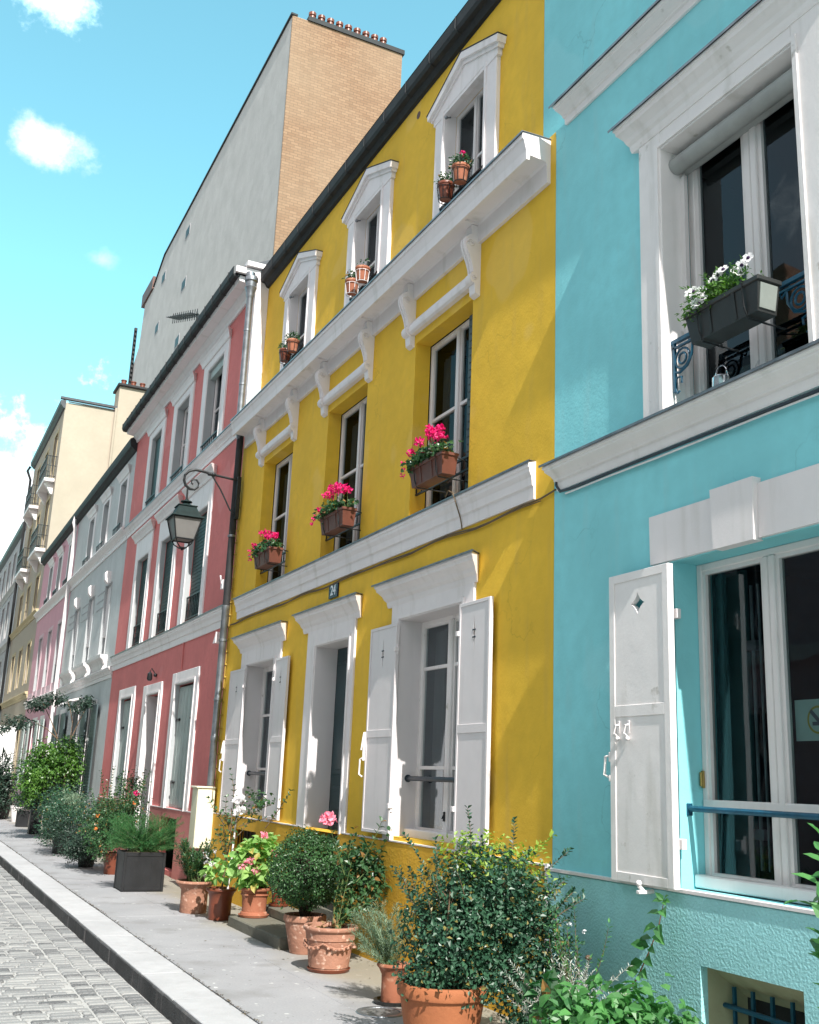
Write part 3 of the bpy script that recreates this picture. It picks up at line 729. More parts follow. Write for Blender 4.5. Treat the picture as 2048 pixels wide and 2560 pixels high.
# console brackets and rods over the first-floor windows
def console(yc):
    m = MB(); h = .052
    def pr(pts, a, b): m.prof(W, yc+a, yc+b, pts)
    # upper neck, scroll body, waist, foot
    body = [(-.01, 6.53), (.10, 6.53), (.105, 6.49), (.095, 6.44), (.13, 6.42), (.152, 6.39), (.160, 6.345), (.152, 6.295), (.132, 6.25), (.105, 6.19), (.085, 6.13), (.075, 6.07), (.095, 6.05), (.108, 6.02),
            (.104, 5.985), (.085, 5.962), (.060, 5.955), (.055, 5.90), (.050, 5.865), (.02, 5.845), (-.01, 5.84)]
    pr(body, -h, h)
    pr([(.02, 6.40)] + [(p*1.0+.012, z) for p, z in body[4:12]] + [(.02, 6.08)], -h*.55, -h*.22); pr([(.02, 6.40)] + [(p+.012, z) for p, z in body[4:12]] + [(.02, 6.08)], h*.22, h*.55)
    for s in (-1, 1):
        for (pc, zc, r) in ((.105, 6.345, .040), (.062, 6.01, .024)):
            m.tube([(W-pc - r*(1-t*.045)*math.cos(t*.55), yc + s*(h+.004), zc + r*(1-t*.045)*math.sin(t*.55)) for t in range(19)], .007, 6)
    pr([(.0, 6.535), (.19, 6.535), (.19, 6.555), (.0, 6.555)], -h-.02, h+.02)
    return m.build('console', 'white', Yh, smooth=True, angle=35)
for (a, b, c, d) in mid:
    console(a-.075); console(b+.085)
    m = MB(); m.prof(W, a-.02, b+.03, [(-.005, 5.965), (.05, 5.965), (.072, 5.985), (.078, 6.02), (.070, 6.055), (.05, 6.075), (.045, 6.10), (-.005, 6.10)])
    m.build('rod_moulding', 'white', Yh, smooth=True, angle=30)
for (a, b, c, d) in mid:
    xx = W+.175
    cw = casement(Yh, (a, b, c, d), xx, .038, .07, (5.05,), 'framewhite', 'glassdark', ('curtain', [(b-.42, b-.08, 4.25, 5.7)]), deep=1.3, label=None)
    m = MB()
    # dark shutters folded back in the right-hand reveal
    m.cbox(W+.10, W+.125, a+.004, a+.25, c+.02, d-.05, .004)
    for k in range(24): m.box(W+.094, W+.10, a+.03, a+.225, c+.08+k*.072, c+.11+k*.072)
    m.build('folded_shutter', 'darkshutter', Yh)
    railing(Yh, W, a+.01, b-.01, 4.27, 4.41, -.06, 'iron', name='window_guard', ornate=False)
# top-storey windows with pediments
def pediment(root, w, yc, hw, z0, za, p):
    """peaked head: two raking mouldings and a flat tympanum"""
    m = MB(); x1 = w - p
    t = .068
    for s in (-1, 1):
        a = (yc + s*hw, z0); b = (yc, za)
        q = [(a[0], a[1]), (b[0], b[1]), (b[0], b[1]-t*1.25), (a[0]-s*.02, a[1]-t)]
        if s < 0: q = q[::-1]
        m.poly(q, x1, w+.01)
        q2 = [(a[0]-s*.03, a[1]-.045), (b[0], b[1]-.06), (b[0], b[1]-t*2.0), (a[0]-s*.05, a[1]-t*1.45)]
        if s < 0: q2 = q2[::-1]
        m.poly(q2, x1+.030, w+.0095)
    m.poly([(yc-hw+.08, z0-.16), (yc+hw-.08, z0-.16), (yc+hw-.08, z0-.08), (yc, za-.12), (yc-hw+.08, z0-.08)], x1+.048, w+.009)
    o = m.build('pediment', 'white', root)
    m = MB()
    for s in (-1, 1):
        q = [(yc + s*(hw+.008), z0+.002), (yc, za+.004), (yc, za+.013), (yc + s*(hw+.008), z0+.010)]
        m.poly(q if s > 0 else q[::-1], x1-.006, w)
    m.build('lead_flashing', 'darkzinc', root)
    return o
for (a, b, c, d), cx in zip(top, (8.26, 10.71, 13.17)):
    surround(Yh, WU, (cx-.65, cx+.65), (a, b), 8.62, 8.49, 6.80, .045, 'white')
    pediment(Yh, WU, cx, .76, 8.62, 8.93, .10)
    casement(Yh, (a, b, c, d), WU+.10, .028, .055, (7.75,), 'framewhite', 'glassup', None, deep=1.0)
    m = MB()
    for yy in (a+.002, b-.002): m.box(WU-.02, WU+.098, yy-.0015, yy+.0015, c+.005, d-.004)
    m.box(WU-.015, WU+.098, a+.0036, b-.0036, d-.004, d-.001); m.build('reveal_lining', 'white', Yh)
    m = MB(); m.box(WU+.07, WU+.095, a+.004, a+.16, c+.1, d-.03); m.build('folded_shutter', 'darkshutter', Yh)
    railing(Yh, WU, a-.04, b+.02, 7.22, 7.36, .05, 'iron', name='window_guard', ornate=False)
    m = MB(); m.sphere((WU-.055, b-.06, 8.40), .02); m.tube([(WU-.05, b-.06, 8.4), (WU, b-.06, 8.42)], .008); m.build('shutter_stay', 'zinc', Yh, smooth=True)
m = MB(); m.tube([(WU-.004, 9.45, 8.95), (WU+.02, 9.45, 8.95)], .045, 16); m.build('vent_cap', 'doorbrown', Yh)
m = MB(); m.prof(WU, 6.85, 14.96, [(0, 9.12), (.04, 9.13), (.08, 9.19), (.13, 9.20), (.15, 9.24), (.155, 9.36), (.14, 9.37), (0, 9.39)])
for k in range(14): 
    yy = 7.1 + k*.6
    m.tube([(WU-.16, yy, 9.37), (WU-.162, yy, 9.23), (WU-.13, yy, 9.195), (WU-.08, yy, 9.18)], .005, 5)
m.build('gutter', 'darkzinc', Yh)
m = MB(); m.add([(WU-.15, 6.835, 9.385), (WU+2.8, 6.835, 11.0), (WU+2.8, 14.95, 11.0), (WU-.15, 14.95, 9.385), (WU+5.4, 6.835, 9.2), (WU+5.4, 14.95, 9.2)], [(0,3,2,1), (1,2,5,4), (0,1,4), (3,5,2)]); m.build('roof', 'slate', Yh)
# ground-floor openings
lintel(Yh, W, 7.47, 9.20, 3.20, 3.425, .02, .135); lead(Yh, W, 7.46, 9.21, 3.43, .14)
surround(Yh, W, (7.50, 9.12), (7.70, 8.92), 3.205, 3.05, 1.05, .022)
lintel(Yh, W, 9.92, 11.56, 3.20, 3.425, .02, .125); lead(Yh, W, 9.91, 11.57, 3.43, .13)
surround(Yh, W, (10.02, 11.43), (10.17, 11.14), 3.205, 3.01, 1.035, .022, name='door_surround')
lintel(Yh, W, 12.25, 14.08, 3.20, 3.41, .02, .125); lead(Yh, W, 12.24, 14.09, 3.415, .13)
surround(Yh, W, (12.36, 14.02), (12.60, 13.74), 3.205, 3.0, 1.05, .022)
for (a, b, c, d) in (gw1, gd, gw2):
    rev = MB()
    for yy in (a+.002, b-.002): rev.box(W-.02, W+.245, yy-.0015, yy+.0015, max(c, 1.04), d-.004)
    rev.box(W-.015, W+.245, a+.0036, b-.0036, d-.004, d-.001)
    rev.build('reveal_lining', 'shutter', Yh)
c1 = [(7.80, 8.27, 1.2, 2.95), (8.42, 8.84, 1.2, 2.95)]
g1 = casement(Yh, gw1, W+.205, .042, .10, (1.70, 2.60), 'whiteworn', 'glassdark', ('curtain', c1), deep=1.2, sill=(W+.10, W+.204, 1.085, 1.16), label='large ground floor window with grey curtains and a dark rail')
g2 = casement(Yh, gw2, W+.215, .042, .09, (1.66, 2.35), 'whiteworn', 'glassdark', ('curtain', [(12.66, 13.68, 1.2, 2.9)]), deep=1.2, sill=(W+.10, W+.214, 1.085, 1.16), label='ground floor window partly hidden by rose leaves')
for hh, l in ((gw1, 8.92), (gw2, 13.74)):
    m = MB(); m.tube([(W+.12, hh[0]+.004, 1.60), (W+.12, hh[1]-.004, 1.60)], .022, 12); m.tube([(W+.12, hh[1]-.012, 1.60), (W+.12, hh[1]-.004, 1.60)], .034, 12); m.build('hand_rail', 'bar', Yh, smooth=True)
m = MB(); m.cbox(W+.178, W+.194, 8.295, 8.315, 1.25, 1.33, .003); m.tube([(W+.18, 8.305, 1.30), (W+.165, 8.305, 1.27)], .006); m.build('latch', 'iron', g1)
# open shutters
for (y0, y1, z0, z1, tall) in ((8.89, 9.50, 1.10, 3.02, 1), (7.15, 7.665, 1.12, 3.03, 1), (13.67, 14.35, 1.06, 2.97, 0), (11.95, 12.43, 1.08, 2.98, 0)):
    s = shutter(Yh, W, y0, y1, z0, z1, .036, .062, ((y0+y1)/2, z1-.27, .016, .15, .7), 'shutter', rails=(2.0,), frame=.03)
    m = MB(); yy = (y0+y1)/2; zc = z1-.27
    for dz in (-.03, .03): m.box(W-.0645, W-.0625, yy-.026, yy+.026, zc+dz-.006, zc+dz+.006)
    m.build('slot_trim', 'bar', s)
    hy = y0 if y0 in (8.89, 13.67) else y1
    for z in (z0+.25, z1-.25): m = MB(); m.tube([(W-.05, hy, z-.05), (W-.05, hy, z+.05)], .012, 8); m.cbox(W-.085, W-.04, hy-.02, hy+.02, z-.02, z+.02, .003); m.build('hinge', 'white', s)
    if y0 in (8.89, 13.67):
        m = MB(); yy = y1+.01
        m.tube([(W-.08, yy, 1.78), (W-.10, yy+.03, 1.76), (W-.10, yy+.03, 1.62), (W-.08, yy, 1.60)], .009, 8); m.cbox(W-.09, W-.05, y1, y1+.012, 1.75, 2.02, .003); m.tube([(W-.09, yy-.01, 2.0), (W-.10, yy+.01, 1.85)], .007, 8)
        m.build('handle', 'whiteworn', s, smooth=True)
# door
dm = MB(); dx = W+.245
dm.cbox(dx, dx+.05, 10.175, 11.135, .31, 3.005, .004)
for y0, y1 in ((10.24, 10.60), (10.71, 11.07)):
    for z0, z1 in ((.45, 1.10), (1.20, 1.50), (1.62, 2.85)):
        dm.cbox(dx-.014, dx, y0, y1, z0, z1, .008); dm.cbox(dx-.022, dx-.014, y0+.05, y1-.05, z0+.05, z1-.05, .006)
dm.cbox(dx-.02, dx, 10.635, 10.675, .35, 2.98, .006)
dr = dm.build('door', 'door', Yh)
m = MB(); m.sphere((dx-.05, 10.62, 1.52), .028); m.tube([(dx-.05, 10.62, 1.52), (dx, 10.62, 1.52)], .012); m.build('door_knob', 'brass', dr, smooth=True)
m = MB(); m.cbox(dx-.018, dx-.002, 10.66, 10.72, 1.98, 2.12, .004); m.build('letter_plate', 'brass', dr)
# stone steps
m = MB(); m.cbox(3.54, W, 9.93, 11.60, -.02, .106, .012); m.build('doorstep', 'step', Yh)
m = MB(); m.cbox(3.94, W-.02, 9.96, 11.66, .104, .205, .012); m.cbox(W-.03, W+.3, 10.172, 11.138, .10, .30, .006); m.build('doorstep', 'step', Yh)
# number plate 24
m = MB(); m.cbox(W-.018, W, 10.59, 10.85, 3.515, 3.68, .004); np_ = m.build('number_plate', 'enamel', Yh)
def text_mesh(body, size, name, mat, parent, loc, ext=.0015, bold=0):
    cu = bpy.data.curves.new(name, 'FONT'); cu.body = body; cu.size = size; cu.align_x = 'CENTER'; cu.align_y = 'CENTER'; cu.extrude = ext; cu.offset = bold
    t = bpy.data.objects.new('tmp', cu); COL.objects.link(t)
    bpy.context.view_layer.update()
    me = bpy.data.meshes.new_from_object(t.evaluated_get(bpy.context.evaluated_depsgraph_get()))
    bpy.data.objects.remove(t)
    rt = Matrix(((0, 0, -1), (-1, 0, 0), (0, 1, 0)))  # local x -> -y world, y -> z, z -> -x
    L = Vector(loc)
    root = parent
    while root.parent is not None: root = root.parent
    for v in me.vertices: v.co = rt @ v.co + L - Vector(root.location)
    me.materials.clear(); me.materials.append(M[mat])
    o = bpy.data.objects.new(name, me); COL.objects.link(o); o.parent = parent
    return o
text_mesh('24', .155, 'numerals', 'enamelwhite', np_, (W-.0195, 10.72, 3.597), bold=.003)
m = MB()
for a, b, c, d in ((10.592, 10.848, 3.517, 3.522), (10.592, 10.848, 3.673, 3.678), (10.592, 10.597, 3.522, 3.673), (10.843, 10.848, 3.522, 3.673)): m.box(W-.0195, W-.018, a, b, c, d)
m.build('plate_border', 'bar', np_)
# white return wall of the next house, seen above the cornice
# ================================================================== RED HOUSE
Rh = thing('terraced_house', 'raspberry red house with closed shutters, next to the mustard yellow house', 'house', (W, 19.4, 0))
B0, B1 = 14.87, 23.88
rt_ = [(16.45, 17.48, 7.0, 8.57), (18.77, 19.76, 7.0, 8.57), (21.08, 22.02, 7.0, 8.57)]
rm = [(16.62, 17.76, 4.06, 5.90), (18.92, 20.00, 4.06, 5.90), (21.14, 22.20, 4.06, 5.90)]
rg = [(16.46, 17.70, 1.02, 3.0), (18.90, 19.88, .12, 2.94), (21.30, 22.40, 1.02, 3.0)]
m = MB(); wall_panel(m, W, B0, B1, .0, 9.3, rt_ + rm + rg + [(16.82, 17.88, .08, .86)], .11); hull(m, W, B0, B1, 0, 9.35)
m.build('wall', 'red', Rh)
m = MB(); m.box(W-.02, W+.19, 14.855, 14.868, 6.86, 9.36); m.box(W-.022, W+.01, 14.868, 14.95, 7.0, 9.1); m.build('corner_pilaster', 'white', Rh)
for a, b in ((B0+.02, 16.80), (17.9, 18.72), (20.25, B1)):
    m = MB(); m.box(W-.028, W-.0005, a, b, .0, 1.0); m.build('plinth', 'red_plinth', Rh)
m = MB(); m.box(W-.0279, W-.0005, 16.80, 17.9, .87, 1.0); m.build('plinth', 'red_plinth', Rh)
m = MB(); m.box(W-.033, W-.0005, B0+.02, 18.72, 1.001, 1.014); m.build('plinth_ledge', 'white', Rh)
m = MB(); m.box(W-.033, W-.0005, 20.25, B1, 1.001, 1.014); m.build('plinth_ledge', 'white', Rh)
m = MB(); m.box(W+.25, W+.29, 16.8, 17.9, .06, .88); m.build('cellar_opening', 'interior', Rh)
m = MB(); m.prof(W, B0, B1, belt_prof(6.70, 6.93, .02, .10)); m.build('string_course', 'white', Rh)
m = MB(); m.prof(W, B0, B1, belt_prof(3.69, 3.99, .02, .085)); m.build('string_course', 'white', Rh)
lead(Rh, W, B0+.1, B1-.1, 6.935, .102); lead(Rh, W, B0+.1, B1-.1, 3.995, .088)
m = MB(); m.prof(W, B0+.08, B1, [(-.01, 9.02), (.03, 9.02), (.05, 9.08), (.09, 9.12), (.12, 9.17), (.27, 9.19), (.28, 9.23), (.30, 9.28), (-.01, 9.28)]); m.build('eaves_soffit', 'white', Rh)
m = MB()
gp = [(.26, 9.30), (.275, 9.255), (.31, 9.235), (.36, 9.24), (.39, 9.28), (.395, 9.40), (.38, 9.405), (.375, 9.29), (.34, 9.26), (.30, 9.26), (.28, 9.30)]
m.prof(W, B0+.06, B1+.02, gp)
for k in range(19):
    yy = 15.2 + k*.48
    m.tube([(W-.40, yy, 9.41), (W-.402, yy, 9.28), (W-.36, yy, 9.225), (W-.30, yy, 9.22), (W-.26, yy, 9.26)], .006, 5)
m.build('gutter', 'darkzinc', Rh)
m = MB(); m.add([(W-.30, B0+.03, 9.40), (W+2.8, B0+.03, 11.0), (W+2.8, B1, 11.0), (W-.30, B1, 9.40), (W+5.4, B0+.03, 9.3), (W+5.4, B1, 9.3)], [(0,3,2,1), (1,2,5,4), (0,1,4), (3,5,2)]); m.build('roof', 'slate', Rh)
m = MB(); m.box(W-.36, W+.30, B0+.0, B0+.06, 9.30, 9.40); m.box(W-.2, W+.5, B0-.06, B0+.12, 9.42, 9.50); m.build('roof_flashing', 'white', Rh)
# downpipe with hopper head
m = MB(); px, py = W-.12, 14.80
m.tube([(px-.02, py, 9.28), (px-.02, py, 9.22)], .075, 16)
m.lathe(px, py, [(.085, 9.22), (.105, 9.20), (.105, 9.14), (.085, 9.12), (.080, 9.05), (.095, 9.03), (.062, 8.93), (.066, 8.90), (.055, 8.86), (.05, 8.84), (.05, 6.80)], 20)
m.tube([(px, py, 6.86), (px, py, 6.7), (W-.085, py, 6.5)], .05, 14); 
for z in (8.3, 7.4): m.lathe(px, py, [(.05, z-.02), (.057, z-.015), (.057, z+.015), (.05, z+.02)], 16)
m.build('downpipe', 'zinc', Rh, smooth=True)
m = MB(); m.lathe(W-.085, py, [(.052, 6.62), (.052, 3.95)], 16); m.build('downpipe', 'darkzinc', Rh, smooth=True)
m = MB(); m.lathe(W-.09, py, [(.05, 3.96), (.058, 3.955), (.058, 3.9), (.05, 3.89), (.05, 2.1), (.057, 2.09), (.057, 2.03), (.05, 2.02), (.05, 1.41)], 16)
for z in (3.45, 5.0, 2.6): m.lathe(W-.09, py, [(.05, z-.02), (.06, z-.015), (.06, z+.015), (.05, z+.02)], 16)
m.build('downpipe', 'zinc', Rh, smooth=True)
m = MB(); m.add([(W-.16, 14.87, 4.32), (W-.16, 14.95, 4.32), (W-.16, 14.92, 4.42)], [(0,1,2)]); m.cbox(W-.14, W, 14.9, 15.0, 4.22, 4.36, .004); m.tube([(W-.14, 14.94, 4.30), (W-.17, 14.94, 4.42)], .012); m.build('junction_box', 'white', Rh)
m = MB(); m.poly([(15.06, 3.60), (15.20, 3.44), (15.06, 3.44)], W-.13, W-.02); m.build('junction_box', 'white', Rh)
M['lining'] = plaster('shade_toned_reveal_paint', (.40, .42, .43), .05, .35, .07, 60, rough=.6)  # white reveals, their unlit shade put into a greyer colour
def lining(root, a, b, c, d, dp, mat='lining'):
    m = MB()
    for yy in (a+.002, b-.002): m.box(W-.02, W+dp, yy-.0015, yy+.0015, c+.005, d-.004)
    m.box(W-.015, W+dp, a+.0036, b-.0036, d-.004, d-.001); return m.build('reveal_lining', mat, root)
for i, (a, b, c, d) in enumerate(rt_):
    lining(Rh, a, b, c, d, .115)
    surround(Rh, W, (a-.26, b+.32), (a, b), 8.80, 8.57, 6.94, .03, 'white', lip=.006); lintel(Rh, W, a-.28, b+.34, 8.74, 8.89, .05, .10)
    ww = casement(Rh, (a, b, c, d), W+.12, .05, .08, (7.8,), 'framewhite', 'glassup', None, deep=1.0)
    m = MB(); m.box(W-.0, W+.11, a+.006, a+.03, c+.01, d-.02); m.box(W+.09, W+.115, a+.03, a+.20, c+.01, d-.02) if i < 2 else m.box(W+.06, W+.085, a+.03, b-.006, c+.01, d-.02); m.build('shutter', 'doorbrown' if i < 2 else 'greenshutter', Rh)
    railing(Rh, W, a-.02, b+.03, 6.97, 7.16, .03, 'iron', name='window_guard', ornate=False)
    if i == 0:
        m = MB(); m.box(W+.02, W+.11, a+.01, b-.01, 8.42, 8.56); m.build('blind_box', 'greyshutter', Rh)
for i, (a, b, c, d) in enumerate(rm):
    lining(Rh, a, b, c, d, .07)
    surround(Rh, W, (a-.20, b+.30), (a, b), 6.36, 5.90, 4.03, .028, 'white', lip=.006); lintel(Rh, W, a-.26, b+.36, 6.34, 6.52, .05, .13)
    m = MB(); m.box(W+.04, W+.06, a+.10, b-.10, 6.05, 6.25); 
    m = MB(); m.cbox(W+.08, W+.11, a+.002, (a+b)/2-.003, c, d-.003, .004); m.cbox(W+.08, W+.11, (a+b)/2+.003, b-.002, c, d-.003, .004)
    for k in range(26): m.box(W+.073, W+.08, a+.06, b-.06, c+.12+k*.064, c+.14+k*.064)
    m.build('shutter', 'greenshutter', Rh)
    railing(Rh, W, a+.01, b-.01, 4.10, 4.50, -.04, 'iron', name='window_guard')
for i, (a, b, c, d) in enumerate(rg):
    if i == 1:
        surround(Rh, W, (18.74, 20.24), (a, b), 3.13, 2.94, .0, .035, 'white', name='door_surround'); 
        m = MB(); m.cbox(W+.30, W+.34, a-.01, b+.01, .12, d+.01, .004); m.cbox(W+.285, W+.30, a+.1, b-.1, .3, 1.2, .006); m.cbox(W+.285, W+.30, a+.1, b-.1, 1.35, 2.8, .006); m.build('door', 'doorbrown', Rh)
        m = MB()
        for yy in (a+.002, b-.002): m.box(W-.02, W+.30, yy-.0015, yy+.0015, .12, d-.004)
        m.build('reveal_lining', 'white', Rh)
        m = MB(); m.cbox(W-.25, W+.3, a-.05, b+.05, -.02, .12, .01); m.build('doorstep', 'step', Rh)
        m = MB(); yc = (a+b)/2-.05
        m.tube([(W-.03, yc, 3.30), (W-.11, yc, 3.40), (W-.13, yc, 3.33)], .010); m.lathe(W-.13, yc, [(.012, 3.33), (.045, 3.30), (.05, 3.20), (.03, 3.17), (.0, 3.17)], 12); m.sphere((W-.03, yc, 3.28), .035)
        m.build('door_lamp', 'iron', Rh, smooth=True)
    else:
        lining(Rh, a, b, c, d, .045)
        surround(Rh, W, (a-.22, b+.27), (a, b), 3.20, 3.0, 1.0, .03, 'white')
        mid_ = (a+b)/2
        for s0, s1, hy in ((a+.003, mid_-.006, a), (mid_+.006, b-.003, b)):
            m = MB(); m.cbox(W+.05, W+.08, s0, s1, c, d-.04, .004)
            for q in range(3): m.box(W+.045, W+.05, s0+.03+q*(s1-s0)/3, s0+(q+1)*(s1-s0)/3-.01, c+.05, d-.09)
            s = m.build('shutter', 'greyshutter', Rh)
            dd = 1 if hy == a else -1
            for z in (1.42, 2.42): m = MB(); m.box(W+.032, W+.045, hy-.02*dd, hy+.24*dd, z-.022, z+.022); m.sphere((W+.03, hy+.24*dd, z), .024); m.build('hinge', 'iron', s)
m = MB(); m.tube([(W-.015, 17.45, 3.69), (W-.012, 17.46, 3.4), (W-.015, 17.45, 3.24)], .010, 6); m.build('cable', 'red', Rh)
# tv aerial on the roof
m = MB(); m.tube([(W+.8, 22.6, 10.2), (W+.8, 22.6, 12.05)], .02, 6); m.tube([(W+.8, 22.5, 11.95), (W+.8, 25.4, 13.0)], .016, 6)
for k in range(12):
    t = k/11; yy = 22.6 + 2.75*t; zz = 11.98 + 1.0*t; m.tube([(W+.62, yy, zz), (W+.98, yy, zz)], .010, 5); m.tube([(W+.8, yy, zz-.14), (W+.8, yy, zz+.14)], .010, 5)
m.build('tv_aerial', 'iron', Rh)

# ================================================================== GREY, PINK, CREAM, FAR GREY
def plain_house(label, y0, y1, mat, tops, mids, grounds, kind, gmat=None):
    H = thing('terraced_house', label, 'house', (W, (y0+y1)/2, 0))
    th = [(c-.38, c+.38, 7.05, 8.35) for c in tops]; mh = [(c-.42, c+.42, 4.1, 5.92) for c in mids]; gh = [(a, b, .3 if dr else 1.0, 3.02) for a, b, dr in grounds]
    m = MB(); wall_panel(m, W, y0, y1, 0, 9.1, th + mh + gh, .10); hull(m, W, y0, y1, 0, 9.15); m.build('wall', mat, H)
    m = MB(); m.prof(W, y0, y1, belt_prof(6.70, 6.98, .03, .16)); m.build('string_course', 'white', H)
    m = MB(); m.prof(W, y0, y1, belt_prof(3.56, 3.80, .02, .10)); m.build('string_course', 'white', H)
    m = MB(); m.box(W-.025, W-.0005, y0+.01, y1-.01, 0, .95); m.build('plinth', gmat or mat, H)
    m = MB(); m.prof(W, y0, y1, [(-.01, 8.82), (.05, 8.84), (.10, 8.90), (.15, 8.92), (.17, 9.0), (.175, 9.11), (-.01, 9.13)]); m.build('gutter', 'darkzinc', H)
    m = MB(); m.add([(W-.16, y0, 9.12), (W+2.8, y0, 10.8), (W+2.8, y1, 10.8), (W-.16, y1, 9.12), (W+5.4, y0, 9.1), (W+5.4, y1, 9.1)], [(0,3,2,1), (1,2,5,4), (0,1,4), (3,5,2)]); m.build('roof', 'slate', H)
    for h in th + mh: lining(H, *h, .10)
    for h in th:
        surround(H, W, (h[0]-.16, h[1]+.16), h[:2], 8.48, 8.35, 6.98, .018, lip=.005); lintel(H, W, h[0]-.2, h[1]+.2, 8.44, 8.62, .04, .11)
        casement(H, h, W+.105, .05, .08, (7.75,), 'framewhite', 'glassup', ('whitecurtain', [(h[0]+.06, h[0]+.3, 7.2, 8.3)]), deep=.8)
        railing(H, W, h[0]-.05, h[1]+.05, 7.0, 7.22, .09, 'iron', name='window_guard', ornate=False)
    for h in mh:
        casement(H, h, W+.105, .05, .08, (5.1,), 'framewhite', 'glass', None, deep=.8)
        m = MB(); m.box(W+.05, W+.09, h[0]+.004, h[1]-.004, 4.66, 5.912)
        for k in range(20): m.box(W+.043, W+.05, h[0]+.01, h[1]-.01, 4.68+k*.06, 4.72+k*.06)
        m.build('roller_shutter', 'white' if kind == 'grey' else 'palepink', H)
        if kind == 'grey':
            yc = (h[0]+h[1])/2
            m = MB(); m.prof(W, yc-.1, yc+.1, [(-.01, 5.92), (.06, 5.92), (.13, 6.0), (.15, 6.16), (.10, 6.22), (-.01, 6.22)]); m.build('keystone', 'white', H)
            m = MB(); m.prof(W, yc-.85, yc+.85, [(-.01, 3.82), (.05, 3.84), (.07, 3.93), (.12, 4.02), (.18, 4.06), (.19, 4.13), (-.01, 4.14)], lean=.6); m.build('balcony_ledge', 'whiteworn', H)
            m = MB()
            for s in (-1, 1): m.prof(W, yc+s*.80-.05, yc+s*.80+.05, [(-.01, 3.66), (.06, 3.68), (.10, 3.80), (.07, 3.90), (.16, 4.05), (-.01, 4.05)])
            m.build('ledge_bracket', 'white', H)
            m = MB()
            for zz in (5.42, 5.62, 5.82):
                m.box(W-.012, W, h[1]+.15, h[1]+1.1, zz, zz+.014)
            m.build('wall_groove_band', 'fargrey', H)
        else:
            surround(H, W, (h[0]-.18, h[1]+.18), h[:2], 6.05, 5.92, 3.82, .015, 'palepink', lip=.005)
    for (a, b, c, d), (_, _, dr) in zip(gh, grounds):
        surround(H, W, (a-.14, b+.14), (a, b), 3.16, 3.02, c, .015, 'white', name='door_surround' if dr else 'window_surround')
        if dr:
            m = MB(); m.cbox(W+.10, W+.14, a, b, c, d, .004); m.cbox(W+.085, W+.10, a+.1, b-.1, 1.0, 2.7, .006); m.build('door', 'darkshutter', H)
        else:
            casement(H, (a, b, c, d), W+.105, .05, .08, (2.3,), 'framewhite', 'glass', None, deep=.8)
            for s in (-1, 1):
                q0, q1 = ((a-.72, a-.04) if s < 0 else (b+.04, b+.72))
                m = MB(); m.cbox(W-.09, W-.055, q0, q1, c, d, .005)
                for k in range(28): m.box(W-.095, W-.09, q0+.05, q1-.05, c+.08+k*.067, c+.11+k*.067)
                m.build('shutter', 'darkshutter' if kind == 'grey' else 'greyshutter', H)
    return H
G = plain_house('pale grey blue house with weathered plaster, next to the raspberry red house', 23.89, 32.3, 'grey', (25.0, 27.3, 29.5), (25.6, 27.95, 30.3), ((25.6, 26.3, 0), (27.9, 28.8, 1), (30.5, 31.2, 0)), 'grey')
m = MB()
for k in range(7): pass
m.prof(W, 27.6, 29.1, [(-.01, 3.28), (.30, 3.20), (.42, 3.10), (.44, 3.12), (.32, 3.24), (-.01, 3.34)]); m.build('door_canopy', 'white', G)
m = MB(); m.tube([(W-.12, 32.28, 9.0), (W-.16, 32.25, 8.8), (W-.10, 32.25, 8.6), (W-.10, 32.25, 1.2)], .055, 12); m.build('downpipe', 'white', G, smooth=True)
Pk = plain_house('candy pink terraced house with pale pink ground floor, in the distance', 32.32, 40.35, 'pink', (33.3, 35.6, 37.8), (33.7, 35.95, 38.3), ((34.9, 35.6, 0), (36.6, 37.5, 1), (38.6, 39.2, 0)), 'pink', 'palepink')
m = MB(); m.box(W-.006, W-.0005, 32.4, 40.3, 3.82, 4.08); m.build('paint_band', 'palepink', Pk)
# cream apartment building with balconies
Cb = thing('apartment_building', 'tall cream apartment building with small black balconies and a blank side wall', 'building', (W, 45.2, 0))
C0, C1 = 40.37, 50.0
cols = (42.0, 44.9, 47.6)
hs = [(c-.5, c+.5, z, z+h) for c in cols for z, h in ((1.0, 2.1), (4.6, 1.5), (7.35, 1.35), (9.62, 2.1), (12.35, 2.1))]
m = MB(); wall_panel(m, W, C0, C1, 0, 15.3, hs, .25)
x = W+5.6
m.add([(W,C0,0),(x,C0,0),(x,C0,15.55),(W,C0,15.3)], [(0,1,2,3)]); m.add([(W,C1,0),(x,C1,0),(x,C1,15.5),(W,C1,15.3)], [(0,3,2,1)]); m.add([(W,C0,15.3),(x,C0,15.55),(x,C1,15.55),(W,C1,15.3)], [(0,1,2,3)])
m.build('wall', 'cream', Cb)
m = MB(); m.box(W-.012, W, C0+.01, C1, 0, 7.0); m = MB()
m.prof(W, C0, C1, belt_prof(7.0, 7.22, .03, .13)); m.prof(W, C0, C1, belt_prof(3.98, 4.2, .03, .12)); m.build('string_course', 'ochre', Cb)
m = MB(); m.prof(W, C0-.05, C1, [(-.01, 15.05), (.06, 15.07), (.12, 15.14), (.18, 15.2), (.2, 15.35), (-.01, 15.4)]); m.build('cornice', 'slate', Cb)
m = MB(); m.box(W-.2, W+1.95, C0-.05, C0+.1, 15.43, 15.52); m.box(W+.1, W+1.95, C0-.06, C0+.0, 15.33, 15.36); m.build('roof_edge', 'slate', Cb)
m = MB(); m.box(W+1.95, W+3.5, C0-.08, C0+.9, 0, 16.38); m.build('chimney_stack', 'cream', Cb)
m = MB(); m.cbox(W+1.86, W+3.6, C0-.2, C0+1.0, 16.36, 16.47, .02); cs = m.build('chimney_cap', 'darkzinc', Cb)
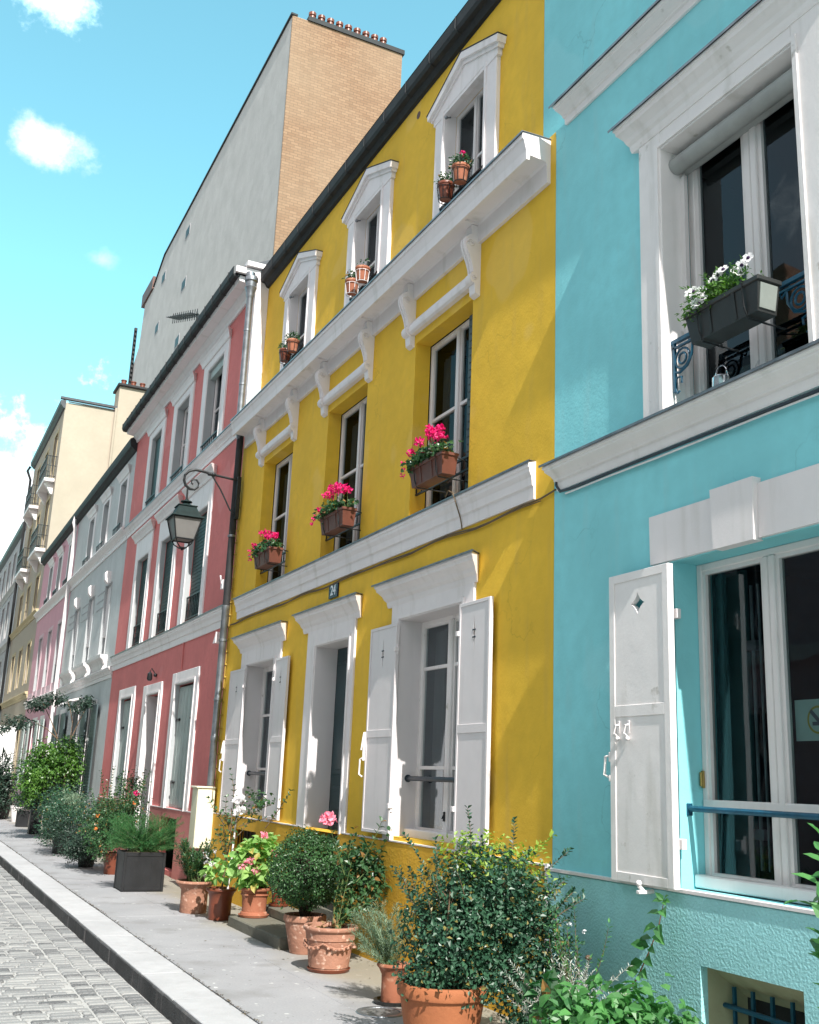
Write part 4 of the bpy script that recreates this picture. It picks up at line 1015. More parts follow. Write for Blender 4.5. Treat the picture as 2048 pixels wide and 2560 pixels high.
m = MB(); m.tube([(W+1.9, C0-.12, 15.4), (W+1.9, C0-.12, 9)], .05, 8); m.build('downpipe', 'cream', Cb)
for xx in (6.34, 6.72, 7.08):
    m = MB(); m.lathe(xx, C0+.3, [(.11, 16.47), (.10, 16.72), (.12, 16.73), (.12, 16.77), (.07, 16.77)], 14); m.build('chimney_pot', 'terradark', Cb, smooth=True)
for h in hs:
    casement(Cb, h, W+.18, .06, .09, (), 'framewhite', 'glassup', ('whitecurtain', [(h[0]+.1, h[1]-.1, h[2]+.1, h[3]-.1)]) if h[2] > 9 and rnd.random() < .5 else None, deep=.8)
    surround(Cb, W, (h[0]-.14, h[1]+.14), h[:2], h[3]+.13, h[3], h[2]-.05, .015, 'ochre', lip=.005)
for yc in (42.0, 46.9):
    for z in (9.45, 12.2):
        m = MB(); m.cbox(W-.38, W, yc-1.2, yc+1.2, z, z+.13, .01)
        for s in (-1, 1): m.prof(W, yc+s*.9-.1, yc+s*.9+.1, [(-.01, z-.45), (.08, z-.42), (.20, z-.22), (.32, z-.1), (.32, z-.001), (-.01, z-.001)])
        bl = m.build('balcony', 'white', Cb)
        m = MB(); zt_ = z+.13
        for t in range(13):
            yy = yc-1.15 + t*2.3/12; m.box(W-.355, W-.34, yy-.008, yy+.008, zt_, zt_+.9)
        for xx2 in (.05, .12, .19, .26):
            for yy in (yc-1.15, yc+1.15): m.box(W-xx2-.008, W-xx2+.008, yy-.008, yy+.008, zt_, zt_+.9)
        for zq in (.08, .5, .88):
            m.box(W-.36, W-.335, yc-1.16, yc+1.16, zt_+zq, zt_+zq+.025)
            for yy in (yc-1.15, yc+1.15): m.box(W-.335, W, yy-.012, yy+.012, zt_+zq, zt_+zq+.025)
        m.build('railing', 'iron', bl)
m = MB(); m.tube([(W-.2, 49.8, 15.1), (W-.3, 49.9, 14.9), (W-.12, 49.9, 14.5), (W-.10, 49.9, 1)], .06, 10); m.build('downpipe', 'iron', Cb)
# far grey building
Fb = thing('apartment_building', 'weathered grey building at the far end of the street, with stained bands', 'building', (W, 58, 0))
F0, F1 = 50.03, 76
hs = [(50.8+k*2.6, 51.8+k*2.6, z, z+h) for k in range(9) for z, h in ((1.0, 2.0), (4.5, 1.9), (7.5, 1.8), (10.1, 1.6))]
m = MB(); wall_panel(m, W, F0, F1, 0, 12.4, hs, .25); hull(m, W, F0, F1, 0, 12.4); m.build('wall', 'fargrey', Fb)
m = MB()
for z in (3.9, 6.8, 9.6): m.prof(W, F0, F1, belt_prof(z, z+.25, .03, .14))
m.build('string_course', 'towergrey', Fb)
m = MB(); m.prof(W, F0, F1, [(-.01, 12.15), (.08, 12.2), (.18, 12.3), (.2, 12.5), (-.01, 12.5)]); m.build('cornice', 'slate', Fb)
m = MB(); m.add([(W-.1, F0, 12.5), (W+2, F0, 14), (W+2, F1, 14), (W-.1, F1, 12.5), (W+5.4, F0, 12.4), (W+5.4, F1, 12.4)], [(0,3,2,1), (1,2,5,4), (0,1,4), (3,5,2)]); m.build('roof', 'slate', Fb)
for h in hs:
    casement(Fb, h, W+.18, .06, .09, (), 'framewhite', 'glassup', None, deep=.8)
    surround(Fb, W, (h[0]-.14, h[1]+.14), h[:2], h[3]+.13, h[3], h[2]-.05, .015, 'towergrey', lip=.005)
# tall block behind the terrace
Tw = thing('apartment_block', 'very tall block with a blank grey side and an orange brick end, behind the terrace', 'building', (10, 46, 0))
m = MB(); m.box(10.0, 14.7, 33.61, 59.6, 0, 30.0); 
m.add([(10,33.61,30.0),(14.7,33.61,30.0),(14.7,59.6,30.0),(10,59.6,30.0),(10,33.61,30.38),(14.7,33.61,30.15),(14.7,59.6,29.6),(10,54.0,29.95)], [(0,1,5,4)])
m = MB()
ol = [(33.6, 0), (33.6, 30.38), (54.8, 29.95), (57.2, 29.0), (59.6, 28.9), (60.1, 26.3), (61.4, 25.6), (61.4, 0)]
m.poly(ol, 10.0, 14.69); m.build('wall', 'towergrey', Tw)
m = MB(); m.box(9.985, 14.72, 33.54, 33.6, 0, 30.32); m.build('brick_end', 'brick', Tw)
m = MB(); m.box(10.62, 14.80, 33.48, 34.6, 30.32, 30.52); m.box(9.95, 10.05, 33.5, 33.75, 30.34, 30.42); m.poly([(33.55, 30.38), (33.55, 30.46), (54.85, 30.03), (57.2, 29.08), (57.2, 29.0), (54.8, 29.95)], 9.93, 10.2); m.build('coping', 'darkzinc', Tw)
for k in range(10):
    m = MB(); xx = 10.86 + k*.385
    if k == 9: continue
    m.lathe(xx, 33.78, [(.13, 30.45), (.12, 30.78), (.155, 30.80), (.155, 30.92), (.06, 30.92)], 12); m.build('chimney_pot', 'terradark', Tw, smooth=True)
m = MB(); m.box(9.9, 11.2, 57.3, 60.3, 28.95, 29.75); m.build('chimney_stack', 'doorbrown', Tw)
for yy, zz in ((49.2, 28.65), (54.5, 28.42), (48.9, 25.55), (54.9, 25.5), (49.1, 22.5)):
    m = MB(); m.box(9.985, 10.01, yy-.45, yy+.45, zz-.30, zz+.30); vv = m.build('vent_frame', 'fargrey', Tw)
    m = MB(); m.box(9.975, 9.99, yy-.38, yy+.38, zz-.24, zz+.24); m.build('vent_grille', 'iron', vv)
m = MB(); m.tube([(9.9, 61.3, 23), (9.9, 61.3, 28.0)], .10, 6)
for k in range(16): m.tube([(9.9, 61.1, 23.3+k*.3), (9.9, 61.5, 23.3+k*.3)], .06, 5)
m.build('ladder', 'iron', Tw)
# row across the street (seen only as reflections and bounced light)
for k, (ya, yb, mt, lb) in enumerate(((-12, 1.9, 'white', 'off-white house across the street from the turquoise one'), (1.92, 15.2, 'palepink', 'pale rose house across the street from the mustard yellow one'), (15.22, 30, 'grey', 'pale grey house across the street from the raspberry red one'), (30.02, 76, 'ochre', 'long pale ochre house across the street, beyond the pale grey one'))):
    O = thing('terraced_house', lb, 'house', (-4.4, (ya+yb)/2, 0))
    n = max(2, int((yb-ya)/2.4)); hs = []
    for i in range(n):
        yc = ya + (i+.5)*(yb-ya)/n
        for z, h in ((1.1, 1.9), (4.1, 1.8), (7.1, 1.3)): hs.append((yc-.5, yc+.5, z, z+h))
    m = MB(); wall_panel(m, -4.4, ya, yb, 0, 9.1, hs, -.3); hull(m, -4.4, ya, yb, 0, 9.1, -5.4); m.build('wall', mt, O)
    m = MB()
    for z in (3.75, 6.8, 9.0): m.box(-4.4, -4.28, ya, yb, z, z+.25)
    m.build('string_course', 'white', O)
    for h in hs:
        m = MB(); m.box(-4.72, -4.66, h[0], h[1], h[2], h[3]); pw = m.build('window', 'framewhite', O)
        m = MB()
        for s in (0, 1): m.box(-4.662, -4.655, h[0]+.06+s*.47, h[0]+.47+s*.47, h[2]+.06, h[3]-.06)
        m.build('pane', 'bar', pw)
    m = MB(); m.add([(-4.2, ya, 9.1), (-7, ya, 11), (-7, yb, 11), (-4.2, yb, 9.1), (-9.8, ya, 9), (-9.8, yb, 9)], [(0,1,2,3), (1,4,5,2), (0,4,1), (3,2,5)]); m.build('roof', 'slate', O)
    m = MB(); m.box(-7.3, -6.4, yb-.7, yb-.1, 9, 12.3); m.build('chimney_stack', 'terraworn', O)
# white canvas awning far down the pavement
Aw = thing('awning', 'plain white canvas screen beside the far house, behind the dark palm', 'awning', (3.75, 42.3, 0))
m = MB(); m.box(3.30, 4.18, 42.30, 42.34, 1.2, 3.02); m.box(3.30, 4.18, 42.34, 44.2, 2.98, 3.02); m.build('canvas', 'canvas', Aw)
m = MB()
for xx in (3.32, 4.15): m.tube([(xx, 42.36, 0), (xx, 42.36, 2.98)], .03, 8)
m.build('pole', 'zinc', Aw)

# ================================================================== STREET LAMP
Lp = thing('street_lamp', 'old-style black wall lantern hanging from a scrolled bracket between the red and mustard yellow houses', 'lamp', (4.14, 14.72, 5.85))
ly = 14.72; lx = 3.40
m = MB()
m.tube([(4.13, ly, 5.84), (3.95, ly, 5.855), (3.75, ly, 5.87), (3.58, ly, 5.895), (3.46, ly, 5.90), (3.37, ly, 5.87), (3.315, ly, 5.80), (3.305, ly, 5.72), (3.335, ly, 5.645), (3.40, ly, 5.60),
        (3.47, ly, 5.60), (3.52, ly, 5.645), (3.525, ly, 5.705), (3.49, ly, 5.75), (3.445, ly, 5.752), (3.415, ly, 5.725), (3.42, ly, 5.69), (3.445, ly, 5.68)],
       [.017, .017, .018, .02, .02, .021, .021, .021, .021, .020, .018, .017, .016, .015, .014, .013, .014, .018], 10)
for x_, r in ((3.735, .034), (3.70, .027), (3.67, .030)): m.sphere((x_, ly, 5.872), r)
m.tube([(3.71, ly, 5.86), (3.86, ly, 5.66), (4.03, ly, 5.37), (4.09, ly, 5.33)], .012, 8)
m.cbox(4.10, 4.16, ly-.03, ly+.03, 5.25, 5.90, .006)
m.tube([(3.37, ly, 5.63), (3.372, ly, 5.40)], [.012, .016], 8)
m.build('bracket', 'iron', Lp, smooth=True)
m = MB(); cx = 3.372
def frus(m, z0, h0, z1, h1):
    m.add([(cx-h0, ly-h0, z0), (cx+h0, ly-h0, z0), (cx+h0, ly+h0, z0), (cx-h0, ly+h0, z0), (cx-h1, ly-h1, z1), (cx+h1, ly-h1, z1), (cx+h1, ly+h1, z1), (cx-h1, ly+h1, z1)],
          [(3,2,1,0), (4,5,6,7), (0,1,5,4), (1,2,6,5), (2,3,7,6), (3,0,4,7)])
frus(m, 5.135, .235, 5.16, .225); frus(m, 5.161, .19, 5.31, .125); frus(m, 5.312, .14, 5.325, .14)
m.lathe(cx, ly, [(.11, 5.326), (.09, 5.35), (.05, 5.365), (.045, 5.38), (.085, 5.39), (.08, 5.405), (.03, 5.42), (.02, 5.44), (0, 5.45)], 16)
m.build('lantern_roof', 'lampgreen', Lp)
m = MB(); frus(m, 4.83, .125, 5.134, .20); m.build('lantern_glass', 'lampglass', Lp)
m = MB()
for sx, sy in ((-1,-1), (1,-1), (1,1), (-1,1)):
    m.tube([(cx+sx*.130, ly+sy*.130, 4.815), (cx+sx*.205, ly+sy*.205, 5.14)], .011, 6)
    m.tube([(cx+sx*.130, ly+sy*.130, 4.83), (cx+sx*.10, ly+sy*.10, 4.76), (cx+sx*.03, ly+sy*.03, 4.70)], .009, 6)
for a_, b_ in (((-1,-1),(1,-1)), ((1,-1),(1,1)), ((1,1),(-1,1)), ((-1,1),(-1,-1))):
    for h_, z_, r_ in ((.130, 4.825, .013), (.205, 5.125, .009), (.045, 4.71, .009)):
        m.tube([(cx+a_[0]*h_, ly+a_[1]*h_, z_), (cx+b_[0]*h_, ly+b_[1]*h_, z_)], r_, 6)
m.sphere((cx, ly, 4.69), .02)
m.build('lantern_frame', 'iron', Lp)

# ------------------------------------------------------------------ small street things
ub = thing('utility_box', 'tall cream metal meter box on the wall between the red and mustard yellow houses', 'utility box', (4.10, 14.6, .55))
m = MB(); m.cbox(3.925, 4.17, 14.74, 15.04, .575, 1.375, .008); m.build('cabinet', 'utility', ub)
m = MB(); m.cbox(3.90, 4.175, 14.72, 15.06, 1.375, 1.40, .006); m.build('lid', 'utility', ub)
mc = thing('manhole_cover', 'round iron cover set in the pavement near the large terracotta pot', 'manhole cover', (3.35, 7.2, 0))
m = MB(); m.lathe(3.35, 7.2, [(0, .006), (.13, .006), (.132, .004)], 32); m.build('cover', 'cover', mc)
m = MB(); m.lathe(3.35, 7.2, [(.136, .003), (.138, .008), (.172, .008), (.176, .002)], 32); m.build('rim', 'zinc', mc)

# ================================================================== PLANTS
lt = MB(); lr = random.Random(77)
for _ in range(1500):
    q = lr.random()
    if q < .55: x_, y_ = 2.43 + lr.gauss(0, .007), 5 + 26*lr.random()**1.3
    elif q < .75: x_, y_ = 4.14 - abs(lr.gauss(0, .06)), 5 + 22*lr.random()
    elif q < .84: x_, y_ = 3.5 + lr.gauss(0, .3), 5 + 16*lr.random()
    else: continue
    if x_ > 4.15: continue
    a_ = lr.uniform(0, 6.28); lt.leaf(Vector((x_, y_, .004 + lr.uniform(0, .004))), Vector((math.cos(a_), math.sin(a_), .05)), Vector((0, 0, 1)), lr.uniform(.008, .035), lr.uniform(.006, .016), .3)
o = lt.build('leaf_litter', simple('dry_leaf_crumbs', (.10, .075, .04), .9, island=.5, bump=0)); o['kind'] = 'stuff'; o['label'] = 'dry leaf crumbs and dirt in the pavement joints'; o['category'] = 'litter'
def rdir(r):
    z = r.uniform(-1, 1); a = r.uniform(0, 2*PI); s = math.sqrt(1-z*z); return Vector((s*math.cos(a), s*math.sin(a), z))
def foliage(m, blobs, n, ln, wd, seed, shell=.55, lump=.25, up=.5, big=False, twist=.8, zmin=None):
    """leaves through the volume of several blobs (cx,cy,cz,rx,ry,rz), denser near their surface"""
    r = random.Random(seed); tot = sum(b[3]*b[4]*b[5] for b in blobs)
    for b in blobs:
        c = Vector(b[:3]); k = int(n*b[3]*b[4]*b[5]/tot)
        for _ in range(k):
            d = rdir(r); rad = shell + (1-shell)*r.random()**.6
            rad *= 1 + lump*noise.noise(d*2.6 + Vector((seed, b[0]*3, b[1])))*1.6
            p = c + Vector((d.x*b[3], d.y*b[4], d.z*b[5]))*rad
            if zmin is not None and p.z < zmin: continue
            nz = (d*(1-up) + Vector((0, 0, up)) + rdir(r)*.55).normalized()
            ld = (d*.6 + rdir(r)*twist).normalized(); ld = (ld - nz*ld.dot(nz)*.8).normalized()
            s = r.uniform(.65, 1.25)
            (m.leaf6 if big else m.leaf)(p, ld, nz, ln*s, wd*s)
    return m
def sprigs(leaves, stems, pts, seed, n=5, ln=.05, wd=.025, gap=.035, r0=.004, big=False, bend=.25, whorl=2):
    """stems from p to q carrying leaves in pairs"""
    r = random.Random(seed)
    for p, q in pts:
        p, q = Vector(p), Vector(q); L = (q-p).length; ax = (q-p).normalized(); sag = Vector((r.uniform(-1,1), r.uniform(-1,1), r.uniform(-.2,.6)))*L*bend*.3
        path = []
        k = max(4, int(L/gap))
        for i in range(k+1):
            t = i/k; path.append(p.lerp(q, t) + sag*math.sin(PI*t))
        if stems is not None: stems.tube(path[::2] if len(path) > 6 else path, [r0*(1-.6*i/max(1, len(path[::2] if len(path) > 6 else path)-1)) for i in range(len(path[::2] if len(path) > 6 else path))], 5)
        for i in range(int(k*.25), k+1):
            a0 = r.uniform(0, 2*PI)
            for w in range(whorl):
                a = a0 + w*2*PI/whorl
                s1 = ax.cross(Vector((.2, .1, .97))).normalized() if abs(ax.z) < .95 else Vector((1, 0, 0)); s2 = ax.cross(s1)
                d = (s1*math.cos(a) + s2*math.sin(a) + ax*.6 + Vector((0, 0, .15))).normalized()
                s = r.uniform(.7, 1.2)
                (leaves.leaf6 if big else leaves.leaf)(path[i], d, (Vector((0, 0, 1)) + rdir(r)*.5).normalized(), ln*s, wd*s)
def blossom(m, c, r, n, size, seed, flat=.7):
    rr = random.Random(seed); c = Vector(c)
    for _ in range(n):
        d = rdir(rr); d.z *= flat; p = c + d*r*rr.uniform(.6, 1)
        m.leaf6(p, (rdir(rr) + d*.3).normalized(), (d + rdir(rr)*.4).normalized(), size*rr.uniform(.8, 1.2), size*.9)
def bloom(mat, parent, c, r, n, size, seed, flat=.7):
    m = MB(); blossom(m, c, r, n, size, seed, flat); return m.build('flower', mat, parent)
def flower5(pm, em, c, face, rad, seed, n=5):
    rr = random.Random(seed); c = Vector(c); f = Vector(face).normalized(); a = f.cross(Vector((.1, .2, 1))).normalized(); b = f.cross(a)
    t0 = rr.random()
    for k in range(n):
        t = 2*PI*(k+t0)/n; d = a*math.cos(t) + b*math.sin(t)
        s = d.cross(f)
        vs = [c, c + d*rad*.45 + s*rad*.42 + f*.12*rad, c + d*rad*.9 + s*rad*.35 + f*.3*rad, c + d*rad + f*.22*rad, c + d*rad*.9 - s*rad*.35 + f*.3*rad, c + d*rad*.45 - s*rad*.42 + f*.12*rad]
        pm.add(vs, [(0,1,2,3), (0,3,4,5)])
    if em is not None: em.sphere(tuple(c + f*rad*.10), rad*.33, 8, 5)
def pot_mesh(cx, cy, z, h, rb, rt, style='plain'):
    m = MB(); t = .018
    if style == 'carved':
        pr = [(0, z+.004), (rb*.96, z), (rb, z+.01), (rb*1.0, z+h*.06), (rb*1.03, z+h*.07), (rb+(rt-rb)*.25, z+h*.35), (rb+(rt-rb)*.48, z+h*.66), (rb+(rt-rb)*.5, z+h*.68), (rb+(rt-rb)*.62, z+h*.70),
              (rb+(rt-rb)*.60, z+h*.74), (rb+(rt-rb)*.72, z+h*.88), (rt*.97, z+h*.90), (rt, z+h*.93), (rt, z+h*.98), (rt*.98, z+h), (rt-t*1.6, z+h), (rt-t*2.0, z+h*.9), (rt-t*2.2, z+h*.86)]
    elif style == 'bell':
        pr = [(0, z+.004), (rb*.97, z), (rb, z+.008), (rb*1.0, z+h*.5), (rb*1.02, z+h*.7), (rt*.86, z+h*.86), (rt*.94, z+h*.9), (rt, z+h*.93), (rt, z+h*.98), (rt*.98, z+h), (rt-t*1.5, z+h), (rt-t*2, z+h*.88)]
    elif style == 'ringed':
        pr = [(0, z+.004), (rb*1.0, z), (rb*1.04, z+.012), (rb, z+.035), (rb*.92, z+.04), (rb*.93, z+h*.35), (rb*.96, z+h*.62), (rb*1.02, z+h*.72), (rb*1.10, z+h*.735), (rb*1.10, z+h*.765), (rb*1.03, z+h*.78), (rb*1.05, z+h*.88), (rt*.97, z+h*.90), (rt, z+h*.93), (rt, z+h*.985), (rt*.98, z+h), (rt-t*1.5, z+h), (rt-t*1.6, z+h*.88)]
    else:
        pr = [(0, z+.004), (rb*.97, z), (rb, z+.008), (rb+(rt*.93-rb)*.5, z+h*.42), (rt*.93, z+h*.82), (rt*.99, z+h*.84), (rt, z+h*.86), (rt, z+h*.975), (rt*.98, z+h), (rt-t*1.5, z+h), (rt-t*1.8, z+h*.85)]
    m.lathe(cx, cy, pr, 48, .006)
    return m
def potted(name, label, cat, cx, cy, z, h, rb, rt, mat, style='plain', saucer=None, group='potted plants along the pavement'):
    t = thing(name, label, cat, (cx, cy, z), group)
    o = pot_mesh(cx, cy, z, h, rb, rt, style).build('pot', mat, t, smooth=True, angle=35)
    m = MB(); m.lathe(cx, cy, [(0, z+h*.9), (rt*.5, z+h*.905), (rt-.025, z+h*.89)], 24); m.build('soil', 'soil', t)
    if saucer:
        m = MB(); m.lathe(cx, cy, [(0, z-.004), (saucer[0]*.93, z-.012), (saucer[0], z+.012), (saucer[0]*.97, z+.014), (saucer[0]*.9, z-.002), (0, z-.002)], 36); m.build('saucer', saucer[1], t, smooth=True)
    return t
GRP = 'potted plants along the pavement'
S = random.Random(3)
# 1 large shrub in big pot (foreground)
t = potted('potted_shrub', 'largest dark green shrub, in a wide orange terracotta pot by the mustard and turquoise corner', 'potted plant', 3.14, 5.9, 0, .43, .19, .27, 'terraorange')
m = MB(); st = MB()
blobs = [(3.02, 5.85, .50, .2, .22, .16), (3.86, 5.9, .40, .16, .2, .2), (3.30, 5.9, .80, .34, .36, .36), (3.55, 6.0, .66, .32, .38, .30), (3.10, 5.85, .66, .24, .30, .26), (3.45, 5.9, 1.00, .28, .3, .22), (3.72, 5.95, .82, .20, .3, .24), (3.32, 5.7, .48, .22, .22, .16), (3.66, 5.75, .46, .20, .22, .20), (3.62, 5.7, .30, .18, .2, .2), (3.52, 5.5, .20, .14, .16, .18), (3.90, 5.9, .60, .14, .2, .2)]
foliage(m, blobs, 17000, .035, .022, 11, .35, .38, .35)
tw = [((3.2+S.uniform(-.1,.2), 5.9+S.uniform(-.1,.1), .5), (3.30+S.uniform(-.45,.60), 5.92+S.uniform(-.30,.30), 1.10+S.uniform(-.15,.16))) for _ in range(34)]
tw += [((3.25, 5.9, .5), (2.92+S.uniform(-.05,.1), 5.9+S.uniform(-.3,.3), .75+S.uniform(-.3,.3))) for _ in range(10)] + [((3.5, 5.9, .5), (3.95+S.uniform(-.08,.1), 5.85+S.uniform(-.2,.2), .75+S.uniform(-.25,.3))) for _ in range(12)]
tw += [((3.25, 5.9, .8), (3.28, 5.9, 1.42)), ((3.5, 5.9, .9), (3.62, 5.9, 1.36))]
sprigs(m, st, tw, 5, ln=.036, wd=.021, gap=.022, r0=.004)
m.build('foliage', 'l_shrub', t)
for k in range(9): st.tube([(3.14+S.uniform(-.08,.08), 5.9+S.uniform(-.08,.08), .38), (3.2+S.uniform(-.15,.3), 5.9+S.uniform(-.2,.2), .65), (3.25+S.uniform(-.25,.4), 5.9+S.uniform(-.2,.2), .95)], [.008, .006, .004], 6)
st.build('stem', 'woody', t)
m = MB(); foliage(m, [(3.42, 5.95, 1.16, .25, .28, .12), (3.78, 6.02, 1.02, .16, .25, .15), (3.25, 5.8, 1.06, .14, .18, .10)], 700, .034, .020, 21, .5, .5, .5)
sprigs(m, None, [((3.6, 5.9, 1.0), (3.94, 5.95, 1.27)), ((3.6, 5.9, 1.0), (3.82, 5.9, 1.22)), ((3.3, 5.9, 1.0), (3.25, 5.9, 1.26)), ((3.4, 5.9, 1.0), (3.42, 5.9, 1.28))], 9, ln=.036, wd=.022, gap=.022)
m.build('foliage', 'l_tip', t)
# 2 small pot with wispy plant
t = potted('potted_plant', 'wispy grey green plant in a small terracotta pot on a black saucer', 'potted plant', 3.56, 7.46, .015, .26, .085, .125, 'terracotta', 'bell', (.14, 'blackplastic'))
m = MB(); st = MB()
tw = [((3.54+S.uniform(-.05,.05), 7.46+S.uniform(-.05,.05), .24), (3.46+S.uniform(-.24,.20), 7.46+S.uniform(-.16,.2), .48+S.uniform(-.14,.24))) for _ in range(60)]
sprigs(m, st, tw, 15, ln=.040, wd=.006, gap=.013, r0=.002, whorl=3); m.build('foliage', 'l_grey', t); st.build('stem', 'stem', t)
# 3 carved pot with rose / camellia and a pink flower
t = potted('potted_rose', 'sparse rose bush with one pink bloom in a carved terracotta pot on a saucer', 'potted plant', 3.60, 8.82, .014, .345, .165, .235, 'terraworn', 'carved', (.185, 'terradark'))
m = MB()
for q in range(5):
    a0 = q*2*PI/5 + .3
    pth = []
    for i in range(13):
        a = a0 + i*(2*PI/5)/12; rr_ = .165 + .07*.60 + .004 + .004; pth.append((3.60 + rr_*math.cos(a), 8.82 + rr_*math.sin(a), .235 - .035*math.sin(PI*i/12) + .004*math.sin(i*2.3)))
    m.tube(pth, .0075, 6); 
    for i in range(2, 11, 2): m.sphere((pth[i][0], pth[i][1], pth[i][2]-.010), .014, 7, 5)
m.build('garland', 'terraworn', t, smooth=True)
m = MB(); st = MB()
foliage(m, [(3.93, 9.05, .84, .20, .2, .20), (3.84, 8.98, .64, .11, .12, .14), (4.02, 8.95, .72, .12, .18, .22)], 1150, .058, .034, 31, .25, .5, .5, big=True)
tw = [((3.66+S.uniform(-.04,.04), 8.86+S.uniform(-.04,.04), .32), (3.98+S.uniform(-.22,.17), 9.0+S.uniform(-.12,.12), .86+S.uniform(-.40,.26))) for _ in range(20)]
tw += [((3.85, 8.9, .7), (4.10, 8.8, 1.14)), ((3.85, 8.9, .8), (4.0, 8.75, 1.22)), ((3.8, 8.9, .6), (3.80, 8.9, 1.14)), ((3.8, 8.9, .6), (3.52, 8.8, 1.19)), ((3.7, 8.85, .4), (3.86, 8.7, .58)), ((3.7, 8.85, .4), (3.92, 8.75, .50))]
sprigs(m, st, tw, 33, ln=.060, wd=.034, gap=.055, r0=.005, big=True); m.build('foliage', 'l_rose', t); st.build('stem', 'stem', t)
m = MB()
for _ in range(26):
    a = S.uniform(0, 2*PI); q = S.uniform(0, .17); m.leaf6(Vector((3.6+q*math.cos(a), 8.82+q*math.sin(a), .33+S.uniform(0, .05))), rdir(S), Vector((0, 0, 1)), .055, .03)
m.build('dry_leaves', 'l_dry', t)
m = MB(); blossom(m, (3.515, 8.8, 1.235), .045, 46, .05, 2, .8); m.build('flower', 'p_pink', t)
# 4 boxwood ball
t = potted('potted_boxwood', 'round clipped boxwood ball in a weathered terracotta pot beside the door steps', 'potted plant', 3.71, 9.74, .0, .335, .125, .20, 'terraworn')
m = MB(); foliage(m, [(3.70, 9.72, .73, .355, .36, .355)], 13500, .026, .015, 41, .60, .09, .35, zmin=.37)
foliage(m, [(3.62, 9.7, 1.0, .16, .2, .12), (3.48, 9.7, .62, .16, .15, .20), (3.90, 9.7, .72, .16, .2, .2)], 1600, .026, .015, 43, .6, .3, .4)
m.build('foliage', 'l_box', t)
m = MB()
for k in range(9): m.tube([(3.71+S.uniform(-.04,.04), 9.74+S.uniform(-.04,.04), .29), (3.70+S.uniform(-.2,.2), 9.72+S.uniform(-.2,.2), .62)], [.011, .006], 6)
m.sphere((3.70, 9.72, .72), .19, 12, 8)  # dark ball added inside the leaves, standing for their shaded core
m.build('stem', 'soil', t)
# 5 small pot on upper step
t = potted('flower_pot', 'small dark terracotta pot and saucer on the upper door step, behind the boxwood', 'pot', 4.05, 11.46, .222, .17, .07, .095, 'terradark', 'plain', (.11, 'terradark'))
m = MB(); foliage(m, [(4.04, 11.44, .47, .12, .12, .10)], 260, .035, .02, 47, .4); m.build('foliage', 'l_rose', t)
# 6 hydrangea on lower step
t = potted('potted_hydrangea', 'light green hydrangea with pink flowers in a ringed terracotta pot on the lower step', 'potted plant', 3.76, 11.42, .122, .285, .14, .178, 'terracotta', 'ringed', (.165, 'terracotta'))
m = MB(); foliage(m, [(3.740, 11.430, 0.670, .23, .24, .26), (3.670, 11.380, 0.520, .17, .18, .13), (3.880, 11.430, 0.830, .12, .15, .12)], 430, .100, .074, 51, .55, .25, .75, big=True); m.build('foliage', 'l_hyd', t)
for k, c in enumerate(((3.800, 11.330, 0.950), (3.900, 11.280, 0.770), (3.610, 11.230, 0.690), (3.680, 11.180, 0.590), (3.960, 11.330, 0.730), (3.550, 11.280, 0.630))): bloom('p_pink', t, c, .042, 30, .032, 60+k, .6)
m = MB()
for k in range(7): m.tube([(3.76+S.uniform(-.04,.04), 11.42+S.uniform(-.04,.04), .39), (3.75+S.uniform(-.16,.16), 11.42+S.uniform(-.15,.15), .72)], [.007, .004], 6)
m.build('stem', 'stem', t)
# 7 dark pot with tall climbing white rose
t = potted('potted_rose', 'tall thin climbing rose with white blooms in a dark glazed terracotta pot', 'potted plant', 3.58, 12.08, .0, .335, .125, .172, 'terradark', 'bell')
m = MB(); st = MB()
foliage(m, [(3.52, 12.0, .52, .16, .16, .13)], 110, .085, .06, 61, .5, .3, .7, big=True)
m.build('foliage', 'l_hyd', t)
m = MB()
tw = [((3.6, 12.08, .6), (3.62, 12.0, 1.0)), ((3.6, 12.05, .7), (3.45, 11.9, 1.15)), ((3.6, 12.05, .9), (3.75, 11.9, 1.42)), ((3.62, 12.0, 1.0), (3.95, 11.9, 1.35)), ((3.6, 12, .95), (3.5, 11.9, 1.32)), ((3.6, 12, .8), (3.85, 11.9, 1.15)), ((3.7, 12, 1.0), (4.02, 11.8, 1.12)),
      ((3.75, 11.95, 1.1), (4.06, 11.7, 1.30)), ((3.55, 12, 1.0), (3.32, 12.0, 1.30)), ((3.6, 12, .6), (3.45, 12, .95)), ((3.62, 12, 1.2), (3.55, 12, 1.62)), ((3.6, 12, 1.0), (3.42, 12, 1.18)), ((3.95, 11.8, 1.0), (4.08, 11.4, 1.42))]
sprigs(m, st, tw, 67, ln=.05, wd=.030, gap=.06, r0=.006, big=True, whorl=2)
foliage(m, [(3.86, 11.85, 1.30, .17, .2, .12), (3.55, 12.0, .88, .10, .12, .16), (3.62, 12, 1.12, .12, .15, .1)], 200, .048, .030, 68, .3, .5, .6, big=True)
m.build('foliage', 'l_rose', t)
st.tube([(3.58, 12.08, .28), (3.6, 12.05, .6), (3.62, 12.0, .9), (3.60, 12.0, 1.2)], [.012, .011, .009, .006], 6); st.build('stem', 'woody', t)
bloom('p_white', t, (3.66, 11.9, 1.31), .055, 40, .05, 71); bloom('p_white', t, (3.68, 11.9, 1.18), .045, 30, .045, 72); bloom('p_white', t, (3.42, 11.95, .60), .03, 12, .03, 73)
m = MB(); m.tube([(3.66, 12.1, .3), (3.70, 12.1, 1.15)], .011, 8); m.build('support_cane', 'white', t)
